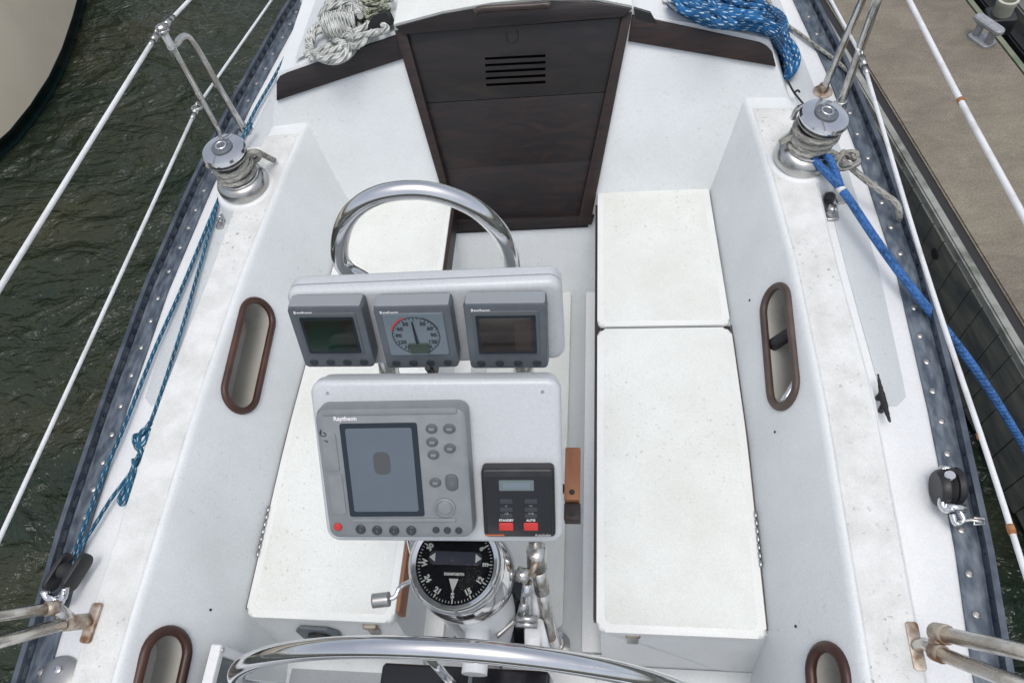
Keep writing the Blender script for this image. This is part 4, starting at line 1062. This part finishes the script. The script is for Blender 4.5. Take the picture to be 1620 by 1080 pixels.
# plotter
d_p = .045
P1 = P0L + nL * d_p
fp_, (wp, hp_) = frame_px(P1, nL, [(498, 652), (736, 645), (747, 849), (523, 850)])
wp *= 1.0
print('PLOT', wp, hp_)
plo = thing('chart_plotter', 'grey chart plotter with a bluish screen and a red power button', 'chart plotter', fp_.P(0, -hp_/2, -d_p))
rings = [(rrect(wp * 1.02, hp_ * 1.02, .020, 5), -d_p + .0005), (rrect(wp * 1.03, hp_ * 1.03, .024, 5), -.020), (rrect(wp * 1.0, hp_ * 1.0, .020, 5), -.002), (rrect(wp - .010, hp_ - .010, .016, 5), .001)]
obj('case', stack(fp_, rings), 'greylt', plo, smooth='auto')
def LL(px, py): return fp_.L(px, py, .0)
def rpx(quad, d):   # rect in plotter frame from px quad
    A = [fp_.L(x, y, d) for x, y in quad]
    x0 = (A[0][0] + A[3][0]) / 2; x1 = (A[1][0] + A[2][0]) / 2; y1 = (A[0][1] + A[1][1]) / 2; y0 = (A[2][1] + A[3][1]) / 2
    return (x0 + x1) / 2, (y0 + y1) / 2, x1 - x0, y1 - y0
cx_, cy_, w_, h_ = rpx([(537, 668), (661, 669), (671, 817), (554, 814)], 0)
sf = obj('screen_frame', rbox(fp_, cx_, cy_, w_, h_, .005, 0, .0035, .001), 'screenframe', plo)
cx2, cy2, w2, h2 = cx_, cy_ + .001, w_ - .022, h_ - .022
sc = obj('screen', rbox(fp_, cx2, cy2, w2, h2, .005, .003, .0045, .0006), 'lcd', plo)
x_, y_ = LL(605, 731)
obj('screen_stain', rbox(fp_, x_, y_, .034, .050, .012, .004, .0050, .0003), 'screenstain', sc)
obj('card_door', rbox(fp_, -wp * .415, -hp_ * .145, wp * .10, hp_ * .32, .006, .0005, .003, .001), 'greylt', plo, smooth='auto')
obj('card_door', rbox(fp_, -wp * .425, hp_ * .19, wp * .10, hp_ * .30, .006, .0005, .003, .001), 'greylt', plo, smooth='auto')
obj('top_ridge', rbox(fp_, .0, hp_ * .492, wp * .90, .012, .004, .0005, .004, .001), 'greylt', plo, smooth='auto')
obj('bottom_ridge', rbox(fp_, .01, -hp_ * .355, wp * .72, .008, .003, .0005, .004, .001), 'greylt', plo, smooth='auto')
x_, y_ = LL(546, 661); text(fp_, 'Raytheon', x_, y_ - .001, .0125, .0015, 'white', plo, 'wordmark', bold=.0003)
x_, y_ = LL(513, 684)
obj('emblem', tube([fp_.P(x_ + a, y_ + b, .0025) for a, b in ((-.006, .007), (-.008, -.003), (0, -.007), (.004, -.003), (-.001, .001))], .0015, 3, 6), 'button', plo)
x_, y_ = LL(516, 697); obj('badge', rbox(fp_, x_, y_, .011, .008, .002, .001, .003, .0005), 'pvc', plo)
ratio = wp / 232.0
for px_, py_, ra, rb, mt in ((683, 677, 9, 7.5, 'buttongrey'), (711, 677, 9.5, 7.5, 'buttongrey'), (684, 698, 9, 7.5, 'buttongrey'), (686, 718, 9, 7.5, 'buttongrey'), (712, 708, 9, 7.5, 'buttongrey'), (689, 762, 9, 7.5, 'buttongrey'),
                             (571, 836, 8, 8, 'button'), (597, 837.5, 8, 8, 'button'), (624, 838, 8, 8, 'button'), (651, 838, 8, 8, 'button'), (690, 837, 5.5, 5.5, 'button'), (708, 837.5, 5.5, 5.5, 'button'), (726, 838, 5.5, 5.5, 'button'), (535, 832, 6.5, 6.5, 'redbutton')):
    x_, y_ = LL(px_, py_); ra *= ratio; rb *= ratio
    b_ = obj('button', stack(fp_, [([(x_ + ra * q * math.cos(a), y_ + rb * q * math.sin(a)) for a in [2*PI*i/20 for i in range(20)]], d) for q, d in ((1, .0005), (1, .004), (.8, .0058))]), mt, plo, smooth='auto')
    if mt == 'buttongrey': obj('button_legend', rbox(fp_, x_, y_, ra * .9, rb * .55, .001, .0058, .0062, .0002), 'greylt', b_)
    if mt == 'button' and ra > .008: obj('button_legend', rbox(fp_, x_, y_, ra * .25, rb * .7, .0005, .0058, .0062, .0002), 'buttongrey', b_)
x_, y_ = LL(715, 762); b_ = obj('rocker_button', rbox(fp_, x_, y_, 20 * ratio, 28 * ratio, 9 * ratio, .0005, .0055, .003), 'buttongrey', plo, smooth='auto')
obj('button_legend', rbox(fp_, x_, y_, .011, .014, .002, .0055, .0062, .0003), 'grey', b_)
x_, y_ = LL(704, 802)
fd = Frame(fp_.P(x_, y_, 0), fp_.u, fp_.v); fd.n = fp_.n
obj('trackpad', lathe(fd, [(17 * ratio, .0005), (17 * ratio, .005), (14.5 * ratio, .0065), (13.5 * ratio, .004), (12.5 * ratio, .0035), (10 * ratio, .0065), (3 * ratio, .0072)], 32), 'greylt', plo, smooth='auto')
# autopilot
d_a = .030
fA, (wA, hA) = frame_px(P0L + nL * d_a, nL, [(760, 742), (877, 742), (879, 850), (766, 850)])
ap = thing('autopilot_control', 'square black autopilot control with two red buttons on the white panel', 'autopilot control', fA.P(0, -hA/2, -d_a))
obj('case', rbox(fA, 0, 0, wA, hA, .010, -d_a + .0005, 0, .006), 'blackplastic', ap, smooth='auto')
obj('face', rbox(fA, 0, -.006, wA - .016, hA - .022, .004, -.001, .0012, .0008), 'blackgloss', ap)
def LA(px, py): return fA.L(px, py)
x_, y_ = LA(817, 767); s_ = obj('screen', rbox(fA, x_, y_, .072, .024, .002, .0008, .0022, .0004), 'lcdsmall', ap)
obj('screen_glass', rbox(fA, x_, y_, .056, .014, .001, .002, .0028, .0002), 'lcdlight', s_)
for px_ in (801, 840):
    for py_ in (792, 805, 815):
        x_, y_ = LA(px_, py_); obj('keypad_button', rbox(fA, x_, y_, .026, .010, .002, .001, .0024, .0006), 'button', ap)
    x_, y_ = LA(px_, 831.5); obj('red_button', rbox(fA, x_, y_, .030, .018, .002, .001, .0045, .0012), 'redbutton', ap, smooth='auto')
    x_, y_ = LA(px_, 822); text(fA, 'STANDBY' if px_ < 820 else 'AUTO', x_, y_, .0068, .0018, 'white', ap, 'lettering', bold=.0001)
    x_, y_ = LA(px_, 799); text(fA, '-1' if px_ < 820 else '+1', x_, y_, .007, .0026, 'greyprint', ap, 'lettering')
    x_, y_ = LA(px_, 811); text(fA, '-10' if px_ < 820 else '+10', x_, y_, .007, .0026, 'greyprint', ap, 'lettering')
x_, y_ = LA(783, 846); obj('red_stripe', rbox(fA, x_, y_ + .001, .040, .0035, .001, .001, .0020, .0002), 'orangeprint', ap)
x_, y_ = LA(859, 846); text(fA, 'Autohelm', x_, y_ + .001, .0085, .0018, 'greyprint', ap, 'lettering', bold=.0002)
# supports between pods
for (x, mtl, r) in ((-GX, 'worn', .024), (GX, 'worn', .024)):
    y_, z_ = (.80, .80)
    obj('clamp', tube([V((x, .79, .77)), V((x, .87, .88))], r, 1, 14), mtl, grd)
obj('cable', tube([fU.P(-.02, -hU/2, -.03), fU.P(-.02, -hU/2 - .06, -.04), fL.P(-.02, hL/2 + .01, -.05)], .006, 3, 8), 'rubber', label='short dark cable between the two instrument housings', cat='cable')

# dark box aft of pedestal
b0 = at(605, 1047, z=.02); b1 = at(870, 1060, z=.02)
t = thing('engine_control_box', 'black box with a thin red edge low behind the steering wheel', 'control box', V((0, b0.y - .1, -.12)))
f = Frame(((b0.x + b1.x) / 2, b0.y - .10, .02), (1, 0, 0), (0, 1, 0))
obj('case', rbox(f, 0, 0, b1.x - b0.x, .20, .015, -.14, 0, .008), 'blackgloss', t, smooth='auto')
obj('red_edging', tube([f.P(-(b1.x - b0.x)/2 + .01, .098, .0), f.P((b1.x - b0.x)/2 - .01, .098, .0)], .0010, 1, 6), 'rim', t)
obj('divider', rbox(f, .02, 0, .012, .18, .002, 0, .006, .001), 'grey', t)
obj('bracket', tube([V((0, PY - .10, -.06)), V((0, f.o.y + .05, -.06))], .03, 1, 10), 'satin', t)

# steering wheel
R, yw, zt, ti, roll = .60, .21, .83, math.radians(5), .04
e2 = V((0, math.sin(ti), math.cos(ti))); e1 = V((1, 0, roll)).normalized()
cW = V((0, yw, zt)) - R * e2
wh = obj('steering_wheel', tube([cW + R * (e1 * math.cos(a) + e2 * math.sin(a)) for a in [2*PI*i/48 for i in range(48)]], .0215, 3, 18, closed=True), 'chrome', ped)
nw = e1.cross(e2)
for k in range(5):
    a = PI / 2 + 2 * PI * k / 5
    d = e1 * math.cos(a) + e2 * math.sin(a)
    obj('spoke', tube([cW + d * .05, cW + d * (R - .01)], .0095, 1, 10), 'chrome', wh)
fh = Frame(cW, e1, e2); obj('hub', lathe(fh, [(.07, -.02), (.072, 0), (.066, .02), (.03, .035), (.028, .05)], 32), 'chrome', wh, smooth='auto')

# ---------------------------------------------------------------- coiled ropes on the cabin top
def rooftop(px, py, dz=0): 
    p = at(px, py, z=.6)
    for _ in range(12):
        x = abs(p.x)
        z = lerp([(0, ztop + .012), sec[4], sec[3], sec[2], (sec[2][0] + .10, ZD + .01)], x); p = at(px, py, z=z + dz)
    return p
rd = random.Random(3)
rp_ = lambda px, py, dz=0: rooftop(px, py, dz)
white = thing('rope_coil', 'bundled coil of dirty white rope on the port cabin top at the top edge', 'rope coil', rp_(540, 50))
for i in range(9):
    x0_, y0_ = 520 + 5.5 * i, -6 + rd.uniform(-3, 3)
    obj('strand', tube([rp_(x0_ - 14, 26 + rd.uniform(-3, 4), .03 + .02 * (i % 3)), rp_(x0_ - 6, 12, .06 + .014 * (i % 3)), rp_(x0_ + 6, y0_, .05), rp_(x0_ + 22, y0_ - 16, .03)], .0105, 6, 8), 'whiterope', white)
# loose loops at the lower left
k = 0
for (cx, cy, rx, ry, rot, z0) in ((528, 62, 40, 30, -.5, .02), (524, 66, 34, 25, -.45, .045), (530, 60, 44, 34, -.5, .02), (556, 40, 36, 34, -.4, .03), (548, 30, 40, 26, -.3, .04)):
    pts = []
    for i in range(15):
        a = 2 * PI * i / 14 * (1.0 if k % 2 else .97) + .6 * k
        u = rx * math.cos(a) + rd.uniform(-2, 2); v = ry * math.sin(a) + rd.uniform(-2, 2)
        pts.append(rp_(cx + u * math.cos(rot) - v * math.sin(rot), cy + u * math.sin(rot) + v * math.cos(rot), z0 + .010 * math.sin(3 * a + k)))
    obj('loop', tube(pts, .0125, 5, 8), 'whiterope', white); k += 1
# hank: wrapped bundle - vertical turns over a soft ellipsoid
hc = rp_(539, 40, .05)
for i in range(9):
    o = (i - 4) * .0145
    pts = []
    for j in range(13):
        a = 2 * PI * j / 12
        pts.append(hc + V((o + .006 * math.sin(a), .058 * (1 - .045 * (i - 4) ** 2 * .6) * math.cos(a), .042 * math.sin(a))))
    obj('hank_turn', tube(pts, .0095, 4, 8), 'whiterope', white)
pts = [hc + V((.085 * math.cos(a), .055 + .012 * math.sin(a * 2), .052 * math.sin(a))) for a in [2*PI*j/12 for j in range(13)]]
obj('hank_wrap', tube(pts, .0095, 4, 8), 'whiterope', white)
pts = [hc + V((.080 * math.cos(a), .082 + .012 * math.sin(a * 2), .052 * math.sin(a))) for a in [2*PI*j/12 for j in range(13)]]
obj('hank_wrap', tube(pts, .0115, 4, 8), 'whiterope', white)
for (pp_, z0) in (([(520, 60), (545, 68), (575, 62), (600, 52), (612, 46), (604, 38)], .03), ([(600, 50), (570, 57), (548, 60)], .05), ([(490, 94), (512, 86), (532, 78), (560, 66), (596, 52)], .02), ([(483, 88), (500, 82), (525, 72)], .03),
                  ([(514, 14), (520, 2), (530, -8), (548, -12)], .06), ([(516, 28), (514, 14), (524, 4), (545, 2), (562, 10), (570, 26)], .075)):
    obj('strand', tube([rp_(*q, z0) for q in pp_], .0125, 6, 8), 'whiterope', white)
gr = thing('rope_tangle', 'loose tangle of thin greenish white rope beside the white coil at the top edge', 'rope', rp_(590, 10))
for i in range(13):
    c_ = (rd.uniform(560, 600), rd.uniform(-14, 22)); pts = []
    ph = rd.uniform(0, 6)
    for j in range(9):
        a = ph + j * rd.uniform(.5, .9); rr_ = rd.uniform(8, 24)
        pts.append(rp_(c_[0] + rr_ * math.cos(a), c_[1] + .8 * rr_ * math.sin(a), rd.uniform(.012, .07)))
    obj('strand', tube(pts, .0075, 6, 7), 'greenrope', gr)
# blue coil, draped over the cabin corner
bl_ = thing('rope_coil', 'thick coil of blue flecked rope draped over the starboard corner of the cabin top', 'rope coil', rp_(1180, 40))
def B_(px, py, dz=0): return rp_(px, py, dz)
N_ = 19
for i in range(N_):
    f = i / (N_ - 1); j1 = rd.uniform(-3, 3); j2 = rd.uniform(-4, 4); up_ = .014 + .075 * math.sin(PI * f) * (1, .55, .8, .35)[i % 4]
    # strands run from upper left to corner, then drop
    path = [(1058 + 22 * f, -14 + 18 * (1 - f) + j1), (1085 + 22 * f, 22 - 26 * f + j2), (1120 + 18 * f, 37 - 38 * f + j1), (1160 + 15 * f, 44 - 38 * f), (1195 + 20 * f, 46 - 32 * f + j2), (1222 + 18 * f, 60 - 32 * f)]
    drop = [(1230 + 16 * f, 78 - 18 * f), (1237 + 17 * f + j1 * .5, 96 - 10 * f), (1242 + 14 * f, 108 + j1), (1243 + 5 * f, 121 + j1 * .6)]
    pts = [B_(*q, up_) for q in path] + [B_(*q, up_ * .8) for q in drop[:3]] + [B_(*drop[3], .03)]
    obj('strand', tube(pts, .0105, 5, 8), 'bluerope', bl_)
for (ox, z0) in ((0, .03), (3, .05)):
    pts = [B_(1247, 122, .02), B_(1258, 108, z0), B_(1262 - ox, 92, z0), B_(1258 - ox, 78, z0), B_(1248, 64, z0 + .02)]
    obj('loop', tube(pts, .0125, 5, 8), 'bluerope', bl_)
for (pts, z0) in (([(1066, -6), (1080, 16), (1112, 24), (1135, 36), (1150, 40)], .09), ([(1120, -10), (1128, 10), (1146, 30), (1165, 40)], .085), ([(1090, -8), (1100, 10), (1128, 20), (1160, 22), (1200, 20)], .08), ([(1150, -12), (1185, -2), (1208, 8), (1228, 30)], .08), ([(1140, -5), (1175, 8), (1205, 14), (1230, 34), (1240, 60)], .07)):
    obj('strand', tube([B_(*q, z0) for q in pts], .0125, 6, 8), 'bluerope', bl_)
obj('whipping_loop', tube([B_(1056, -6, .05), B_(1064, 8, .05), B_(1080, 14, .05), B_(1094, 8, .05), B_(1102, -6, .05)], .010, 5, 8), 'whiterope', bl_)
# dark deck block beside the white coil
p0 = rp_(493, 50, 0)
t = thing('deck_organizer', 'grey and chrome deck hardware between the white coil and the port toe rail', 'deck hardware', at(493, 60, z=ZD))
f = Frame(at(494, 58, z=ZD + .04), (1, 0, 0), (0, 1, 0))
obj('base', rbox(f, 0, .06, .10, .34, .02, -.04, .0, .004), 'grey', t, smooth='auto')
obj('sheave', lathe(Frame(f.P(-.01, .14, 0), (1, 0, 0), (0, 1, 0)), [(.045, 0), (.045, .03), (.036, .034)], 24), 'blackplastic', t, smooth='auto')
obj('bolt', lathe(Frame(f.P(-.01, .14, .034), (1, 0, 0), (0, 1, 0)), [(.014, 0), (.012, .008)], 16), 'chrome', t, smooth='auto')

# ---------------------------------------------------------------- surroundings
ZW = -1.15
bm = grid(lambda x, y: V((x, y, ZW)), [-60, -20, -8, 8, 20, 60], [-30, -8, 8, 30, 90])
obj('water', bm, 'water', kind='structure', label='dark green rippled harbour water', cat='water', loc=(0, 0, ZW))
# neighbour boat, top-left
nb = thing('moored_boat', 'tan hulled boat with a dark green waterline stripe in the upper left corner', 'boat', V((-4.6, 4.0, ZW)))
wl = [(-60, 300), (0, 253), (30, 226), (60, 188), (88, 144), (108, 100), (124, 50), (137, 0), (146, -50), (150, -110)]
su = [(-60, 252), (0, 203), (30, 172), (58, 132), (83, 94), (102, 55), (116, 18), (124, -10), (134, -62), (140, -120)]
W_ = [at(*q, z=ZW) for q in wl]
W_ = [W_[0] + V((-.04 * k * k - .55 * k, -.55 * k, 0)) for k in (6, 5, 4, 3, 2, 1)] + W_
# resample stripe height from the pixels at the same plan position
rows = []
for i, p in enumerate(W_):
    pn = W_[min(i+1, len(W_)-1)] - W_[max(i-1, 0)]; out = V((pn.y, -pn.x, 0)).normalized()
    if out.x < 0: out = -out
    rows.append((p, out))
def skin(prs, a, b, mtl, name, sm=True, lab=None):
    bm = bmesh.new(); R_ = []
    for p, o in prs: R_.append([bm.verts.new(p + o * dx + V((0, 0, dz))) for dx, dz in a])
    for A_, B_ in zip(R_, R_[1:]):
        for k in range(len(a)-1): bm.faces.new((A_[k], B_[k], B_[k+1], A_[k+1]))
    return obj(name, bm, mtl, nb, smooth=sm)
skin(rows, [(-.35, -.5), (-.03, -.02), (.0, .01)], 0, 'boatlow', 'underbody')
skin(rows, [(.0, .01), (.02, .10), (.025, .09), (.035, .135)], 0, 'boatstripe', 'waterline_stripe')
skin(rows, [(.035, .135), (.035, .5), (.015, .9), (-.03, 1.3), (-.08, 1.6), (-.10, 1.62), (-1.6, 1.66)], 0, 'boattan', 'topsides')
print('NB', [tuple(round(c, 2) for c in p) for p, _ in rows])

# dock
ZK = -.55
E0, E1 = at(1350, 115, z=ZK), at(1620, 573, z=ZK)
G0 = at(1545, 0, z=ZK)
ed = (E0 - E1).normalized(); dn = V((ed.y, -ed.x, 0))   # towards starboard
wdt = (G0 - E0).dot(dn) 
print('DOCKW', wdt, ed)
O = E1 - ed * 3.2
fk = Frame(O, ed, dn * -1); fk.n = V((0, 0, 1))
dock = thing('dock', 'weathered brown concrete dock along the right side', 'dock', V((E1.x + .3, E1.y, ZK - .5)))
LD = 12.0
gx = .055
def kbox(u0, u1, v0, v1, z0, z1, bev=.0, m_='concrete', nm='slab', par=None, **kw):
    f = Frame(O + V((0, 0, 0)), ed, dn * -1); f.n = V((0, 0, 1)); 
    bm = stack(f, [([(u0, -v1), (u1, -v1), (u1, -v0), (u0, -v0)], z0), ([(u0, -v1), (u1, -v1), (u1, -v0), (u0, -v0)], z1)])
    if bev: bmesh.ops.bevel(bm, geom=bm.edges[:], offset=bev, segments=2, affect='EDGES')
    return obj(nm, bm, m_, par or dock, **kw)
kbox(0, LD, .085, wdt - .05, -.35, 0, .008)
kbox(0, LD, .042, .083, -.35, -.014, .0, 'rubber', 'joint')
kbox(0, LD, wdt - .052, wdt, -.35, -.006, .012, 'algae', 'mossy_edge')
kbox(0, LD, .0, .044, -.30, -.004, .008, 'plankedge', 'rub_strip')
# waler: vertical boards hanging below the rub strip
rd2 = random.Random(5); u = 0
bms = []
while u < 7:
    w_ = rd2.uniform(.10, .15); dz_ = rd2.uniform(-.02, .02); dx_ = rd2.uniform(0, .006)
    f = Frame(O, ed, dn * -1); f.n = V((0, 0, 1))
    b_ = stack(f, [([(u, -.030 - dx_), (u + w_ - .006, -.030 - dx_), (u + w_ - .006, .012 - dx_), (u, .012 - dx_)], -.55 + dz_), ([(u, -.030 - dx_), (u + w_ - .006, -.030 - dx_), (u + w_ - .006, .012 - dx_), (u, .012 - dx_)], -.045)])
    bms.append(b_); u += w_
obj('waler_boards', join(*bms), 'plank', dock)
f = Frame(O, ed, V((0, 0, 1))); f.n = dn * -1
cc = at(1475, 402, z=ZK - .14); uu = (cc - O).dot(ed)
obj('bolt_hole', lathe(Frame(O + ed * uu + V((0, 0, -.14)) - dn * .012, ed, (0, 0, 1), dn * -1), [(.028, -.004), (.028, .003), (.018, .004)], 16), 'rubber', dock)
# dock cleat
cA, cB = at(1546, 26, z=ZK + .10), at(1584, 52, z=ZK + .10)
ax = (cB - cA); ax.z = 0; Lc = ax.length; ax.normalize(); mc = (cA + cB) / 2
t = thing('dock_cleat', 'grey galvanised horn cleat bolted to the dock near its mossy edge', 'cleat', V((mc.x, mc.y, ZK)))
tp = lambda k, z: V((mc.x, mc.y, ZK)) + ax * k + V((0, 0, z))
f = Frame(tp(0, 0), ax, V((-ax.y, ax.x, 0)))
obj('base', rbox(f, .0, 0, Lc * .82, .085, .02, 0, .016, .005), 'galv', t, smooth='auto')
for k in (-.045, .045): obj('leg', tube([tp(k, .01), tp(k * .9, .05), tp(k * 1.05, .09)], .020, 3, 10), 'galv', t)
obj('horns', stack(f, [(rrect(Lc * 1.0, .040, .019, 4), .082), (rrect(Lc * 1.12, .058, .028, 4), .094), (rrect(Lc * 1.12, .056, .027, 4), .108), (rrect(Lc * 1.02, .04, .018, 4), .116)]), 'galv', t, smooth='auto')
# far pontoon beyond the gap
far = thing('far_pontoon', 'dull grey pontoon edge past the dark gap in the upper right corner', 'pontoon', O + ed * 6 + dn * (wdt + .6))
kbox(3, LD, wdt + .30, wdt + 1.6, -.45, -.12, .01, 'plank', 'deck', far)
kbox(3, LD, wdt + .22, wdt + .30, -.45, -.20, .01, 'boatlow', 'fender_strip', far)
pc = at(1592, 6, z=ZK)
t = thing('pile_pipe', 'pale plastic pipe end standing in the dark gap beyond the dock cleat', 'pipe', V((pc.x, pc.y, ZW)))
fpi = Frame((pc.x, pc.y, ZK), (1, 0, 0), (0, 1, 0))
obj('pipe', lathe(fpi, [(.050, -.9), (.050, -.01), (.054, 0), (.056, .03), (.044, .034), (.042, .0), (.041, -.06), (.005, -.07)], 28, True), 'pvc', t, smooth='auto')
obj('collar', rbox(fpi, 0, 0, .15, .13, .02, -.16, -.06, .01), 'blackplastic', t, smooth='auto')

# ---------------------------------------------------------------- scale to metres
done = set()
for o in bpy.data.objects:
    if o.data and o.data.name not in done:
        o.data.transform(Matrix.Scale(S, 4)); done.add(o.data.name)
    o.location = o.location * S

# ---------------------------------------------------------------- camera
cam = bpy.data.cameras.new('camera'); co = bpy.data.objects.new('camera', cam); COL.objects.link(co)
cam.sensor_width = 36; cam.lens = F / 1620 * 36; cam.clip_end = 500; cam.clip_start = .02
# world axes of the camera: rows CR, CF, -CN give world components of camera x, y, z
bx = V((CR.x, CF.x, -CN.x)); by = V((CR.y, CF.y, -CN.y)); bz = V((CR.z, CF.z, -CN.z))
rotm = Matrix((bx, -by, -bz)).transposed()
co.matrix_world = Matrix.Translation(CAM * S) @ rotm.to_4x4()
bpy.context.scene.camera = co
# ---------------------------------------------------------------- light
w = bpy.data.worlds.new('World'); bpy.context.scene.world = w; w.use_nodes = True
nt = w.node_tree; bg = nt.nodes['Background']
sky = nt.nodes.new('ShaderNodeTexSky'); sky.sky_type = 'NISHITA'; sky.sun_disc = False
EL, AZ = math.radians(78), math.radians(160)
sky.sun_elevation = EL; sky.sun_rotation = AZ; sky.air_density = 1.0; sky.dust_density = 3.5; sky.ozone_density = 1.0
hs = nt.nodes.new('ShaderNodeHueSaturation'); hs.inputs['Saturation'].default_value = .48
nt.links.new(sky.outputs[0], hs.inputs['Color']); nt.links.new(hs.outputs[0], bg.inputs['Color'])
bg.inputs['Strength'].default_value = .15
sun = bpy.data.lights.new('sun', 'SUN'); sun.energy = .65; sun.angle = math.radians(25); sun.color = (1, .965, .91)
so = bpy.data.objects.new('sun', sun); COL.objects.link(so)
dirv = V((math.sin(AZ) * math.cos(EL), math.cos(AZ) * math.cos(EL), math.sin(EL)))
so.rotation_euler = dirv.to_track_quat('Z', 'Y').to_euler()
sc = bpy.context.scene
sc.view_settings.view_transform = 'Standard'; sc.view_settings.look = 'None'; sc.view_settings.exposure = .30; sc.view_settings.gamma = 1
sc.cycles.max_bounces = 8
